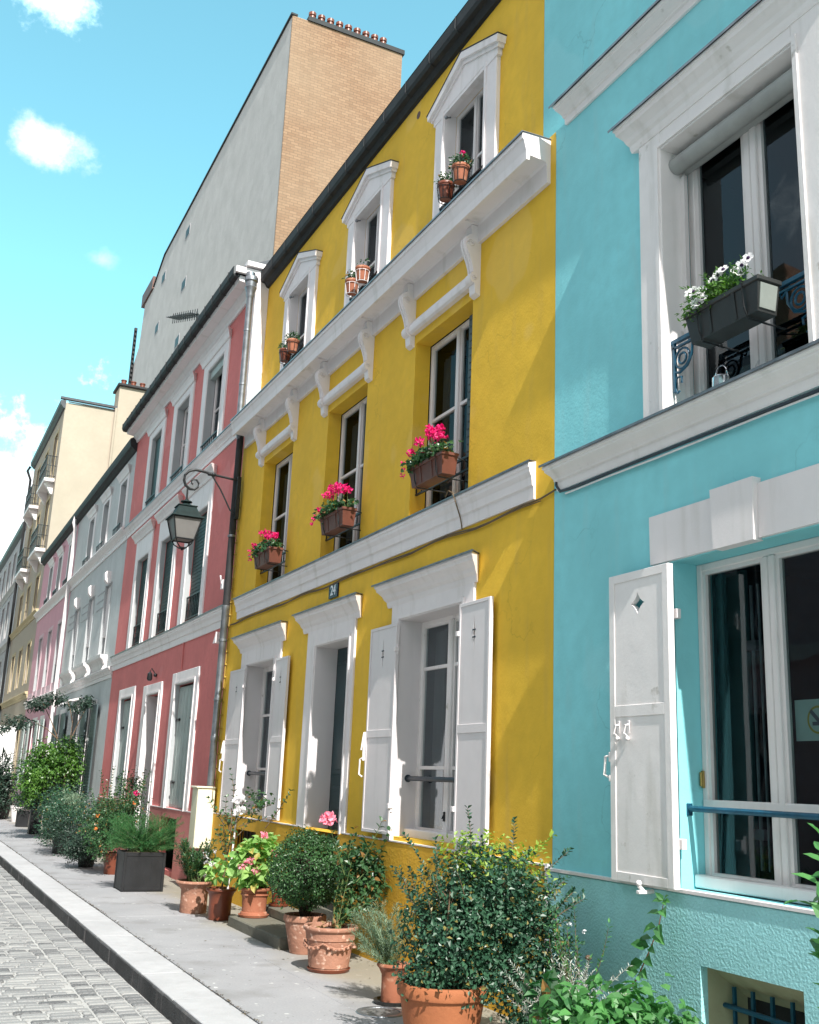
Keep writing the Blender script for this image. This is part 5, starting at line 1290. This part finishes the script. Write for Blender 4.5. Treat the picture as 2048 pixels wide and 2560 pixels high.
# 8 pot with oleander
t = potted('potted_oleander', 'dense narrow leaved plant with white flowers in a flared weathered pot below the meter box', 'potted plant', 3.45, 12.72, .0, .355, .155, .228, 'terraworn', 'bell')
m = MB(); st = MB()
tw = [((3.45+S.uniform(-.1,.1), 12.72+S.uniform(-.1,.1), .32), (3.45+S.uniform(-.24,.20), 12.72+S.uniform(-.2,.2), .62+S.uniform(-.1,.18))) for _ in range(52)]
sprigs(m, st, tw, 81, ln=.062, wd=.017, gap=.024, r0=.004, whorl=3); m.build('foliage', 'l_rose', t); st.build('stem', 'stem', t)
for k in range(10): bloom('p_white', t, (3.50+S.uniform(-.02,.10), 12.55+S.uniform(-.05,.05), .42+k*.03), .018, 9, .028, 90+k)
# 9 charcoal planter with fern
t = thing('planter_box', 'square charcoal metal planter full of feathery green fern', 'planter', (3.33, 15.2, 0), GRP)
m = MB(); x0, x1, y0, y1 = 3.05, 3.60, 14.92, 15.42; h = .50
m.cbox(x0, x1, y0, y1, .012, h, .006)
for q in range(5): m.box(x0+.10+q*.09, x0+.105+q*.09, y0-.002, y0, .05, h-.05)
m.cbox(x0-.008, x0+.03, y0-.008, y0+.03, 0, h+.004, .004); m.cbox(x1-.03, x1+.008, y0-.008, y0+.03, 0, h+.004, .004); m.cbox(x0-.008, x0+.03, y1-.03, y1+.008, 0, h+.004, .004)
m.cbox(x0+.03, x1-.03, y0-.007, y0, h-.045, h+.003, .002); m.cbox(x0+.03, x1-.03, y0-.007, y0, .012, .05, .002); m.cbox(x0-.007, x0, y0+.03, y1-.03, h-.045, h+.003, .002)
m.build('box', 'planter', t)
m = MB(); m.box(x0+.02, x1-.02, y0+.02, y1-.02, h-.01, h+.004); m.build('soil', 'soil', t)
m = MB(); st = MB()
tw = [((3.33+S.uniform(-.2,.2), 15.17+S.uniform(-.18,.18), .50), (3.32+S.uniform(-.52,.50), 15.15+S.uniform(-.35,.35), .74+S.uniform(-.20,.26))) for _ in range(300)]
sprigs(m, st, tw, 101, ln=.034, wd=.0042, gap=.0125, r0=.0022, whorl=4, bend=.5); m.build('foliage', 'l_fern', t); st.build('stem', 'stem', t)
# 10 flowering bush with orange blooms
t = potted('potted_rose', 'tall loose bush with orange and red blooms in a terracotta pot, behind the charcoal planter', 'potted plant', 3.40, 17.45, .0, .32, .13, .165, 'terradark')
m = MB(); st = MB()
foliage(m, [(3.30, 17.5, .72, .42, .5, .30), (3.15, 17.3, .45, .22, .35, .22), (3.55, 17.4, .92, .25, .3, .22), (3.72, 18.1, 1.22, .20, .3, .34), (3.45, 18.2, .95, .3, .3, .25)], 7600, .045, .026, 111, .35, .5, .5)
tw = [((3.34, 17.4, .4), (3.36+S.uniform(-.42,.50), 17.4+S.uniform(-.4,.4), 1.22+S.uniform(-.35,.40))) for _ in range(26)]
sprigs(m, st, tw, 113, ln=.05, wd=.03, gap=.045, r0=.006); m.build('foliage', 'l_rose', t); st.build('stem', 'stem', t)
for k, c in enumerate(((3.55, 17.1, 1.08), (3.02, 17.1, .88), (3.0, 17.0, .70))): bloom('p_orange', t, c, .026, 14, .026, 120+k)
m = MB(); blossom(m, (3.56, 17.0, 1.24), .035, 18, .035, 133); m.build('flower', 'p_magenta', t)
# 10b dark greyish undergrowth in front-left
t = potted('potted_plant', 'low dark straggly plant spilling over the pavement beyond the orange rose', 'potted plant', 3.2, 18.7, .0, .24, .12, .16, 'blackplastic')
m = MB(); foliage(m, [(3.10, 18.6, .38, .34, .5, .28), (2.98, 18.4, .26, .2, .3, .18)], 3000, .05, .024, 137, .3, .5, .4)
m.build('foliage', 'l_dark', t)
# 11 mid bush
t = potted('potted_shrub', 'low grey green bush in a black plastic pot, in front of the big bright bush', 'potted plant', 3.22, 21.6, .0, .42, .17, .22, 'blackplastic')
m = MB(); foliage(m, [(3.15, 21.8, .72, .42, .6, .34), (2.98, 21.5, .42, .3, .45, .24), (3.35, 23.0, .85, .4, .6, .38), (3.5, 20.4, .75, .35, .5, .35)], 8600, .055, .022, 141, .35, .5, .45); m.build('foliage', 'l_shrub', t)
m = MB(); foliage(m, [(3.02, 21.0, .45, .32, .4, .3)], 900, .06, .02, 143, .35, .5, .3); m.build('foliage', 'l_dark', t)
m = MB(); foliage(m, [(3.30, 21.6, 1.0, .22, .3, .16)], 500, .06, .015, 145, .3, .5, .4); m.build('foliage', 'l_grey', t)
t = potted('flower_pot', 'empty looking dark grey pot beside the low grey green bush', 'pot', 3.46, 20.9, .0, .46, .15, .19, 'planter')
m = MB(); foliage(m, [(3.46, 20.9, .56, .2, .2, .14)], 300, .05, .02, 147, .3); m.build('foliage', 'l_dark', t)
# 12 bright bush in tall dark planter
t = thing('planter_box', 'tall narrow dark planter with a mass of dark leaves', 'planter', (3.42, 27.7, 0), GRP)
m = MB(); m.cbox(3.30, 3.56, 27.6, 27.9, 0, .56, .01); m.build('box', 'planter', t)
m = MB(); foliage(m, [(3.45, 27.9, .95, .45, .5, .40), (3.3, 27.8, 1.5, .4, .4, .4)], 2200, .08, .045, 153, .3, .4, .4); m.build('foliage', 'l_dark', t)
m = MB(); m.tube([(3.42, 27.75, .5), (3.45, 27.9, 1.2)], [.03, .02], 8); m.build('stem', 'woody', t)
t = potted('potted_shrub', 'big bright yellow green bush, tallest of the plants along the pavement', 'potted plant', 3.62, 25.9, 0, .42, .2, .26, 'planter')
m = MB(); foliage(m, [(3.15, 25.6, 1.45, .46, .5, .50), (3.45, 25.7, 1.78, .42, .45, .42), (3.82, 25.8, 1.62, .28, .5, .55), (2.98, 25.5, 1.10, .30, .4, .34), (3.75, 25.7, 2.05, .2, .3, .22), (3.10, 25.6, 1.95, .2, .3, .2)], 6200, .075, .045, 151, .30, .75, .45, twist=1.1); m.build('foliage', 'l_bright', t)
m = MB(); foliage(m, [(3.40, 25.8, .85, .50, .4, .34), (3.75, 25.8, 1.1, .3, .3, .4)], 2400, .07, .04, 155, .3, .5, .4); m.build('foliage', 'l_dark', t)
m = MB(); m.tube([(3.62, 25.9, .38), (3.5, 25.8, 1.2), (3.4, 25.7, 1.7)], [.03, .02, .01], 8); m.tube([(3.85, 25.9, .38), (3.88, 25.85, 1.4)], [.02, .012], 8); m.build('stem', 'woody', t)
# 13 small tree with spreading leafy branches above
t = thing('small_tree', 'thin small tree whose leafy twigs spread above the big bright bush', 'tree', (3.72, 25.6, 0), GRP)
m = MB(); st = MB()
br = [((3.7, 25.6, 1.5), (3.45, 25.6, 2.2)), ((3.45, 25.6, 2.2), (2.9, 25.5, 2.55)), ((3.7, 25.6, 1.5), (3.72, 25.6, 2.6)), ((3.72, 25.6, 2.6), (3.55, 25.6, 3.1)), ((3.72, 25.6, 2.2), (4.05, 25.6, 3.1)), ((3.45, 25.6, 2.2), (3.0, 25.5, 3.0))]
st.tube([(3.72, 25.6, .2), (3.70, 25.6, .9), (3.70, 25.6, 1.5)], [.03, .025, .02], 8)
for a, b in br: st.tube([a, ((a[0]+b[0])/2, a[1], (a[2]+b[2])/2+.05), b], [.013, .010, .006], 6)
for c, rx, rz, n in (((2.52, 25.5, 2.55), .30, .14, 260), ((2.90, 25.5, 2.98), .30, .16, 300), ((3.30, 25.6, 3.10), .30, .13, 200), ((4.0, 25.6, 3.08), .16, .15, 200), ((3.75, 25.6, 2.95), .2, .1, 100), ((3.75, 25.6, 2.15), .30, .16, 160), ((2.25, 25.5, 2.38), .15, .08, 80)):
    foliage(m, [(c[0], c[1], c[2], rx, .4, rz)], n, .12, .034, int(c[0]*100), .1, .5, .5, big=True)
m.build('crown', 'l_dark', t); st.build('trunk', 'woody', t)
t2_ = t
# 14 planters further away
t = thing('planter_box', 'low square black planter between the tall dark planter and the white pot', 'planter', (3.50, 30.9, 0), GRP)
m = MB(); m.cbox(3.34, 3.64, 30.8, 31.1, 0, .42, .01); m.build('box', 'planter', t)
m = MB(); foliage(m, [(3.48, 30.9, .52, .24, .3, .18)], 400, .06, .03, 161, .3); m.build('foliage', 'l_dark', t)
t = potted('potted_plant', 'pale white pot with a small dark plant beyond the black planter', 'potted plant', 3.62, 33.6, .0, .46, .13, .20, 'white')
m = MB(); foliage(m, [(3.62, 33.6, .60, .26, .3, .2)], 400, .07, .04, 163, .3); m.build('foliage', 'l_dark', t)
# far palm mass
t = potted('potted_palm', 'dark spiky palm and tangled leaves beyond the white pot', 'potted plant', 3.30, 35.5, .0, .5, .28, .36, 'blackplastic')
m = MB()
for k in range(120):
    c = Vector((3.15+S.uniform(-.25,.25), 35.5+S.uniform(-.3,.3), 1.45+S.uniform(-.5,.35))); d = rdir(S); d.z = abs(d.z)*.8; m.leaf(c, d, Vector((0, 0, 1)), .7, .045)
foliage(m, [(3.25, 35.5, .95, .50, .7, .70), (3.05, 35, .6, .45, .6, .5)], 3000, .12, .05, 171, .3, .5, .4)
m.build('foliage', 'l_dark', t)
m = MB(); m.tube([(3.3, 35.5, .4), (3.2, 35.5, 1.5)], [.06, .04], 8); m.build('stem', 'woody', t)
# 15 broad-leaved plants bottom right
t = potted('potted_plant', 'glossy bright green broad-leaved plant below the turquoise wall', 'potted plant', 3.62, 4.85, .0, .26, .14, .19, 'terracotta')
m = MB(); st = MB()
foliage(m, [(3.62, 4.85, .40, .32, .32, .17), (3.36, 4.95, .42, .18, .2, .14), (3.82, 4.8, .38, .16, .25, .14)], 760, .080, .046, 181, .25, .6, .35, big=True, twist=1.1); m.build('foliage', 'l_ivy', t)
m = MB(); foliage(m, [(3.30, 5.05, .50, .16, .2, .10)], 28, .10, .05, 183, .4, .4, .2, big=True); m.build('foliage', 'l_rose', t)
# grey twiggy plant
t = potted('potted_plant', 'dry grey twiggy plant between the large shrub and the broad-leaved plant', 'potted plant', 3.60, 5.28, .0, .24, .12, .15, 'terracotta')
m = MB(); st = MB()
tw = [((3.6+S.uniform(-.1,.1), 5.28+S.uniform(-.1,.1), .22), (3.58+S.uniform(-.35,.38), 5.28+S.uniform(-.2,.2), .50+S.uniform(-.14,.16))) for _ in range(60)]
sprigs(m, st, tw, 187, ln=.026, wd=.006, gap=.016, r0=.002, whorl=2); m.build('foliage', simple('silver_leaf', (.36, .38, .34), .7, island=.3, bump=0), t); st.build('stem', simple('pale_twig', (.30, .27, .22), .8, bump=0), t)
# small dark green twiggy by corner with fruit
t = potted('potted_plant', 'pale-budded plant with brown seed heads by the corner of the turquoise plinth', 'potted plant', 3.88, 5.62, .0, .28, .10, .14, 'terracotta')
m = MB(); st = MB()
tw = [((3.88, 5.62, .26), (3.88+S.uniform(-.2,.16), 5.6+S.uniform(-.2,.2), .75+S.uniform(-.2,.1))) for _ in range(16)]
sprigs(m, st, tw, 191, ln=.035, wd=.014, gap=.03, r0=.003); m.build('foliage', 'l_ivy', t); st.build('stem', 'woody', t)
m = MB(); m.sphere((3.90, 5.50, .60), .020, 10, 8, (1, 1, .8)); m.build('seed_head', 'bark', t, smooth=True)
for c in ((3.90, 5.55, .74), (3.84, 5.60, .78)): bloom('p_white', t, c, .012, 8, .014, int(c[0]*1000))
# vine against turquoise plinth
t = thing('climbing_plant', 'single climbing stem with heart-shaped leaves against the turquoise plinth', 'climbing plant', (4.08, 5.25, 0))
st = MB(); path = [(3.98, 5.32, .0), (4.0, 5.36, .38), (4.06, 5.25, .52), (4.08, 5.16, .68), (4.085, 5.08, .82), (4.08, 5.02, .97)]
st.tube(path, [.006, .005, .005, .004, .003, .002], 6); st.build('stem', simple('reddish_stem', (.26, .10, .05), .6, bump=0), t)
m = MB()
for k in range(17):
    tt = 1.1 + k*.225 + S.uniform(-.06, .06); i = min(4, int(tt)); f = tt - i; p = Vector(path[i]).lerp(Vector(path[i+1]), f); sd = 1 if k % 2 else -1
    d = Vector((-.35 - S.random()*.5, sd*(.5+S.random()*.6), -.2 + S.uniform(-.7, .5))); m.leaf6(p + d*.012, d, Vector((-.8, -.2, .5)) + rdir(S)*.55, .105*S.uniform(.6,1.2), .070*S.uniform(.8,1.1), .2, .3)
for k in range(7): m.leaf6(Vector(path[5]), Vector((-.3, math.cos(k), .35*math.sin(k*2)+.2)), Vector((-.7, 0, .7)), .07, .035, .15, .2)
m.build('foliage', 'l_ivy', t)
# leaves entering at the right edge
t = potted('potted_shrub', 'dark glossy leaved shrub reaching up below the blue hand rail', 'potted plant', 3.55, 3.22, .0, .5, .2, .26, 'terracotta')
m = MB(); st = MB()
foliage(m, [(3.58, 3.18, 1.16, .20, .24, .26)], 120, .11, .048, 201, .2, .4, .4, big=True)
sprigs(m, st, [((3.55, 3.2, .5), (3.66, 3.44, 1.40)), ((3.55, 3.2, .5), (3.62, 3.40, 1.10)), ((3.55, 3.2, .5), (3.60, 3.3, 1.30)), ((3.55, 3.2, .5), (3.5, 3.1, 1.4))], 203, ln=.11, wd=.046, gap=.10, r0=.008, big=True)
m.build('foliage', 'l_ivy', t); st.build('stem', 'stem', t)

# ------------------------------------------------------------------ window boxes
def trough(name, label, y0, y1, xf, xb, z0, z1, mat, endmat=None, group=None):
    t = thing(name, label, 'flower box', ((xf+xb)/2, (y0+y1)/2, z0), group)
    m = MB(); ix, iy = .022, .035
    m.add([(xf+ix, y0+iy, z0), (xb-ix*.4, y0+iy, z0), (xb-ix*.4, y1-iy, z0), (xf+ix, y1-iy, z0), (xf+.004, y0+.006, z1-.03), (xb-.004, y0+.006, z1-.03), (xb-.004, y1-.006, z1-.03), (xf+.004, y1-.006, z1-.03)],
          [(3,2,1,0), (4,5,6,7), (0,1,5,4), (1,2,6,5), (2,3,7,6), (3,0,4,7)])
    m.cbox(xf-.006, xb+.006, y0-.006, y1+.006, z1-.031, z1, .005)
    for q in (.33, .66):
        yy = y0 + (y1-y0)*q; m.add([(xf+ix-.004, yy-.012, z0+.01), (xf-.002, yy-.012, z1-.03), (xf-.002, yy+.012, z1-.03), (xf+ix-.004, yy+.012, z0+.01), (xf+ix+.01, yy, z0+.01), (xf+.012, yy, z1-.03)], [(0,3,2,1), (0,1,5,4), (3,4,5,2)])
    m.build('trough', mat, t)
    m = MB(); m.box(xf+.012, xb-.012, y0+.012, y1-.012, z1, z1+.004); m.build('soil', 'soil', t)
    if endmat:
        m = MB(); a_, b_ = xf+.022, xb-.022
        m.add([(a_+.006, y0+iy*.82-.004, z0+.02), (b_-.004, y0+iy*.82-.004, z0+.02), (b_, y0+.002, z1-.04), (a_, y0+.002, z1-.04), (a_+.006, y0+iy, z0+.02), (b_-.004, y0+iy, z0+.02), (b_, y0+.02, z1-.04), (a_, y0+.02, z1-.04)], [(0,3,2,1), (0,1,5,4), (1,2,6,5), (2,3,7,6), (3,0,4,7)])
        m.build('end_panel', endmat, t)
    for yy in (y0+.12, y1-.12): m = MB(); m.tube([(W+.05, yy, z1-.02), (xb+.01, yy, z1+.012), (xf-.012, yy, z1+.008), (xf+.005, yy, z0+.05), (xf+.03, yy, z0-.012), (W+.05, yy, z0-.012)], .006, 6); m.build('hanger', 'iron', t)
    return t
for k, (y0, y1, xf, lb) in enumerate(((7.68, 8.34, 3.93, 'brown flower box of magenta geraniums at the middle-floor window closer to the turquoise house'), (9.94, 10.61, 3.93, 'brown flower box of magenta geraniums at the centre window of the middle floor'), (12.30, 12.95, 3.91, 'brown flower box of magenta geraniums at the middle-floor window beside the hanging lantern'))):
    t = trough('flower_box', lb, y0, y1, xf, 4.09, 4.17, 4.36, 'plasticbrown', None, 'geranium boxes on the middle floor')
    r = random.Random(300+k); xc = (xf+4.09)/2
    m = MB(); foliage(m, [(xc-.02, (y0+y1)/2, 4.41, .12, .36, .075), (xc-.05, y1-.08, 4.38, .10, .12, .08)], 520, .045, .042, 310+k, .3, .4, .7, big=True); m.build('foliage', 'l_rose', t)
    st = MB()
    n = (13, 11, 10)[k]
    for q in range(n):
        f = q/(n-1); yy = y0 + .04 + (y1-y0)*f + r.uniform(-.03, .06); zz = 4.50 + .10*math.sin(f*PI*.9+.2) + r.uniform(-.05, .06) - (.06 if f > .8 else 0)
        xx = xc + r.uniform(-.09, .06); bloom('p_magenta', t, (xx, yy, zz), .034 + r.uniform(0, .014), 26, .034, 400+k*20+q, .75); st.tube([(xc, yy, 4.36), ((xc+xx)/2, yy+.01, 4.43), (xx, yy, zz)], .003, 5)
    for q in range(3): bloom('p_magenta', t, (xf-.03+r.uniform(-.02, .02), y1+.05+q*.03, 4.42-q*.05), .018, 10, .026, 470+k*9+q)
    st.build('stem', 'stem', t)
t = trough('flower_box', 'black flower box of white petunias with dark centres at the turquoise house', 3.94, 4.55, 3.94, 4.11, 4.165, 4.365, 'blackplastic', 'greyplastic')
r = random.Random(500)
m = MB(); foliage(m, [(4.0, 4.30, 4.42, .10, .26, .085), (3.98, 4.46, 4.38, .09, .12, .09)], 900, .034, .013, 501, .3, .4, .5)
tw = [((4.02, 4.3+r.uniform(-.22,.22), 4.36), (4.0+r.uniform(-.08,.06), 4.34+r.uniform(-.25,.25), 4.50+r.uniform(-.04,.06))) for _ in range(26)]; st = MB()
sprigs(m, st, tw, 503, ln=.030, wd=.011, gap=.014, r0=.002); m.build('foliage', 'l_bright', t); st.build('stem', 'stem', t)
for c, s in (((3.97, 4.53, 4.50), .034), ((3.95, 4.47, 4.485), .036), ((3.95, 4.40, 4.465), .032), ((3.98, 4.335, 4.505), .036), ((3.97, 4.28, 4.515), .032), ((3.97, 4.235, 4.53), .036), ((4.0, 4.17, 4.50), .030), ((4.0, 4.12, 4.515), .034), ((4.0, 4.065, 4.535), .034), ((3.93, 4.43, 4.385), .036), ((3.925, 4.40, 4.37), .036), ((3.94, 4.385, 4.405), .032), ((4.0, 4.13, 4.47), .028), ((4.0, 4.56, 4.44), .03)):
    m = MB(); em = MB(); flower5(m, em, c, (-.75+r.uniform(-.25,.25), -.55+r.uniform(-.3,.3), .15+r.uniform(-.3,.4)), s, int(s*1e5)+int(c[1]*100))
    em.build('flower_eye', 'p_eye', m.build('flower', 'p_white', t), smooth=True)
# small pots in the top-floor window guards
for k, (cy, labs) in enumerate(((8.26, ('terracotta pot with a purple flowering plant at a top window of the mustard house', 'dull brown pot hung beside the purple flowering one at the top window')),
                                (10.71, ('bare terracotta pot in a white wire holder at the centre top window', 'terracotta pot with a leafy sprig in a white wire holder, centre top window')),
                                (13.17, ('terracotta pot with upright leaves at the top window beside the red house', 'darker terracotta pot at the top window beside the red house')))):
    for j, dy in enumerate((-.16, .15)):
        yc = cy + dy - (.05, .10, .14)[k]*.5; x_ = WU-.16; z_ = 7.26 if j else 7.29
        t = thing('flower_pot', labs[j], 'pot', (x_, yc, z_), 'small clay pots on the top window guards')
        m = pot_mesh(x_, yc, z_, .17, .062, .090, 'plain'); m.build('pot', 'terradark' if (j and k != 1) else 'terracotta', t, smooth=True)
        m = MB(); foliage(m, [(x_, yc, z_+.215, .10, .11, .07)], 170 if not (j == 0 and k == 1) else 20, .045, .022, 600+k*5+j, .2); m.build('foliage', 'l_rose', t)
        if k == 0 and j == 0:
            m = MB(); blossom(m, (x_, yc-.03, z_+.30), .032, 20, .028, 620); m.build('flower', 'p_magenta', t)
        m = MB()
        for a in range(8): m.tube([(x_+.088*math.cos(a*PI/4), yc+.088*math.sin(a*PI/4), z_+.12), (x_+.07*math.cos(a*PI/4), yc+.07*math.sin(a*PI/4), z_-.02)], .004, 5)
        m.tube([(x_+.088*math.cos(a*PI/8), yc+.088*math.sin(a*PI/8), z_+.12) for a in range(17)], .004, 5); m.tube([(x_+.07*math.cos(a*PI/8), yc+.07*math.sin(a*PI/8), z_-.015) for a in range(17)], .004, 5)
        m.build('wire_holder', 'white' if k == 1 else 'iron', t)
# tin lantern jar, stick, notice in the turquoise house windows
t = thing('storm_lantern', 'small shiny tin lantern with a wire handle on the sill behind the petunia box', 'lantern', (4.28, 4.58, 3.91))
m = MB(); m.lathe(4.28, 4.62, [(0, 3.905), (.055, 3.905), (.058, 3.91), (.058, 4.05), (.052, 4.055), (.05, 4.06), (.046, 4.06), (0, 3.93)], 24); m.build('body', 'chrome', t, smooth=True)
m = MB(); m.tube([(4.28, 4.62+.056*math.cos(a*PI/10), 4.05+.085*math.sin(a*PI/10)) for a in range(11)], .004, 6); m.build('handle', 'chrome', t, smooth=True)
m = MB(); m.tube([(4.30, 4.46, 3.92), (4.34, 4.36, 4.10)], .004, 6); tag(m.build('stick', 'white', None, org=(4.30, 4.46, 3.92)), 'thin pale stick leaning in the window beside the tin lantern', 'stick')
t = thing('notice', 'pale mint paper notice with a crossed-out circle behind the lower turquoise-house window', 'notice', (4.43, 4.18, 1.95))
xn = W+.245
m = MB(); m.box(xn, xn+.003, 4.02, 4.325, 1.865, 2.085); m.build('paper', 'paper', t)
m = MB(); yc, zc, rr_ = 4.165, 1.975, .075
for i in range(32):
    a, b = 2*PI*i/32, 2*PI*(i+1)/32
    m.add([(xn-.001, yc+rr_*math.cos(a), zc+rr_*math.sin(a)), (xn-.001, yc+rr_*math.cos(b), zc+rr_*math.sin(b)), (xn-.001, yc+rr_*.84*math.cos(b), zc+rr_*.84*math.sin(b)), (xn-.001, yc+rr_*.84*math.cos(a), zc+rr_*.84*math.sin(a))], [(0,1,2,3)])
m.build('ring', 'signyellow', t)
m = MB(); m.add([(xn-.0015, yc+.058, zc+.042), (xn-.0015, yc+.042, zc+.058), (xn-.0015, yc-.058, zc-.042), (xn-.0015, yc-.042, zc-.058)], [(0,1,2,3)]); m.add([(xn-.0012, yc+.04, zc-.03), (xn-.0012, yc-.02, zc-.03), (xn-.0012, yc-.02, zc-.01), (xn-.0012, yc+.04, zc-.01)], [(0,1,2,3)])
m.build('slash', 'signgrey', t)

# ------------------------------------------------------------------ light, sky, camera
SUN = Vector((-.10, -1, 1.04)).normalized()
ld = bpy.data.lights.new('sun', 'SUN'); ld.energy = 4.6; ld.angle = R(.53); ld.color = (1, .955, .90)
lo = bpy.data.objects.new('sun', ld); COL.objects.link(lo); lo.rotation_mode = 'QUATERNION'; lo.rotation_quaternion = SUN.to_track_quat('Z', 'Y'); lo.location = (0, -10, 30)
wd = bpy.data.worlds.new('World'); sc.world = wd; wd.use_nodes = True
nt = wd.node_tree; nt.nodes.clear()
out = nt.nodes.new('ShaderNodeOutputWorld'); bg = nt.nodes.new('ShaderNodeBackground'); nt.links.new(bg.outputs[0], out.inputs[0])
sky = nt.nodes.new('ShaderNodeTexSky'); sky.sky_type = 'NISHITA'; sky.sun_disc = False
sky.sun_elevation = math.asin(SUN.z); sky.sun_rotation = math.atan2(SUN.x, SUN.y) % (2*PI); sky.air_density = 1.0; sky.dust_density = .8; sky.ozone_density = 1.0
bg.inputs[1].default_value = .15
tc = nt.nodes.new('ShaderNodeTexCoord').outputs['Generated']
tint = nd(nt, 'ShaderNodeMix', data_type='RGBA', blend_type='MULTIPLY'); tint.inputs['Factor'].default_value = 1
nt.links.new(sky.outputs[0], tint.inputs[6]); tint.inputs[7].default_value = (1.08, 1.74, 1.30, 1)
# clouds: fixed directions in the sky, broken up with noise
def cloud(cur, d, size, sx, lo_, hi_, val):
    d = Vector(d).normalized()
    sub = nd(nt, 'ShaderNodeVectorMath', operation='SUBTRACT'); nt.links.new(tc, sub.inputs[0]); sub.inputs[1].default_value = d
    mp = nd(nt, 'ShaderNodeVectorMath', operation='MULTIPLY'); nt.links.new(sub.outputs[0], mp.inputs[0]); mp.inputs[1].default_value = sx
    ln = nd(nt, 'ShaderNodeVectorMath', operation='LENGTH'); nt.links.new(mp.outputs[0], ln.inputs[0])
    nz = nd(nt, 'ShaderNodeTexNoise'); nz.inputs['Scale'].default_value = 13; nz.inputs['Detail'].default_value = 9; nz.inputs['Roughness'].default_value = .66; nt.links.new(tc, nz.inputs['Vector'])
    a = nd(nt, 'ShaderNodeMath', operation='DIVIDE'); nt.links.new(ln.outputs['Value'], a.inputs[0]); a.inputs[1].default_value = size
    b = nd(nt, 'ShaderNodeMath', operation='SUBTRACT'); b.inputs[0].default_value = 1; nt.links.new(a.outputs[0], b.inputs[1])
    c = nd(nt, 'ShaderNodeMath', operation='MULTIPLY_ADD'); nt.links.new(nz.outputs['Fac'], c.inputs[0]); c.inputs[1].default_value = 3.4; c.inputs[2].default_value = -1.7
    e = nd(nt, 'ShaderNodeMath', operation='ADD'); nt.links.new(b.outputs[0], e.inputs[0]); nt.links.new(c.outputs[0], e.inputs[1])
    mr = nd(nt, 'ShaderNodeMapRange', interpolation_type='SMOOTHSTEP'); mr.inputs['From Min'].default_value = lo_; mr.inputs['From Max'].default_value = hi_; nt.links.new(e.outputs[0], mr.inputs['Value'])
    return mixc(nt, mr.outputs[0], cur, val)
cam_r = Vector((0.89841327, -0.43733274, 0.03992082)); cam_u = Vector((-0.14468578, -0.20894296, 0.96716538)); cam_f = Vector((0.41463191, 0.87469018, 0.25099295)); F = 2610.69
def raydir(x, y): return (cam_r*(x-1024)/F - cam_u*(y-1280)/F + cam_f).normalized()
CL = (6.6, 7.0, 7.2)
cur = tint.outputs[2]
dt = nd(nt, 'ShaderNodeVectorMath', operation='DOT_PRODUCT'); nt.links.new(tc, dt.inputs[0]); dt.inputs[1].default_value = Vector((-1, -.45, .28)).normalized()
vn = nd(nt, 'ShaderNodeTexNoise'); vn.inputs['Scale'].default_value = 3.5; vn.inputs['Detail'].default_value = 6; nt.links.new(tc, vn.inputs['Vector'])
va = nd(nt, 'ShaderNodeMath', operation='MULTIPLY_ADD'); nt.links.new(vn.outputs['Fac'], va.inputs[0]); va.inputs[1].default_value = .5; nt.links.new(dt.outputs['Value'], va.inputs[2])
vm = nd(nt, 'ShaderNodeMapRange', interpolation_type='SMOOTHSTEP'); vm.inputs['From Min'].default_value = .45; vm.inputs['From Max'].default_value = .85; vm.inputs['To Max'].default_value = .92; nt.links.new(va.outputs[0], vm.inputs['Value'])
cur = mixc(nt, vm.outputs[0], cur, (3.4, 2.85, 3.0))  # pale veil added to the unseen sky, to light the house fronts neutrally
cur = cloud(cur, raydir(112, 362), .041, (1, 1, 2.0), .0, 1.2, CL)
cur = cloud(cur, raydir(-110, 1240), .15, (1, 1, 1.35), .0, .45, CL)
cur = cloud(cur, raydir(-60, 1480), .16, (1, 1, 2.2), .0, .5, CL)
cur = cloud(cur, raydir(110, -30), .065, (1, 1, 2.0), .15, .7, scale_c((.5,.5,.5), 1) and (4.5, 6.5, 7.2))
cur = cloud(cur, raydir(255, 650), .022, (1, 1, 2.0), .1, 1.1, (3.0, 5.8, 6.4))
cur = cloud(cur, (-.5, .2, .6), .5, (1, 1, 1.5), .0, .7, CL)
cur = cloud(cur, (-.2, -.8, .3), .5, (1, 1, 2), .0, .7, CL)
nt.links.new(cur, bg.inputs[0])
cam = bpy.data.cameras.new('camera'); co = bpy.data.objects.new('camera', cam); COL.objects.link(co)
mt = Matrix((cam_r, cam_u, -cam_f)).transposed().to_4x4(); mt.translation = (0, 0, 1.56); co.matrix_world = mt
cam.sensor_fit = 'HORIZONTAL'; cam.sensor_width = 36; cam.lens = 36*F/2048; cam.clip_start = .05; cam.clip_end = 3000
sc.camera = co
sc.view_settings.view_transform = 'Standard'; sc.view_settings.look = 'None'; sc.view_settings.gamma = 1; sc.view_settings.exposure = .82
sc.render.engine = 'CYCLES'; sc.cycles.use_denoising = True; sc.cycles.max_bounces = 8; sc.cycles.transparent_max_bounces = 12; sc.cycles.sample_clamp_indirect = 8
sc.render.film_transparent = False
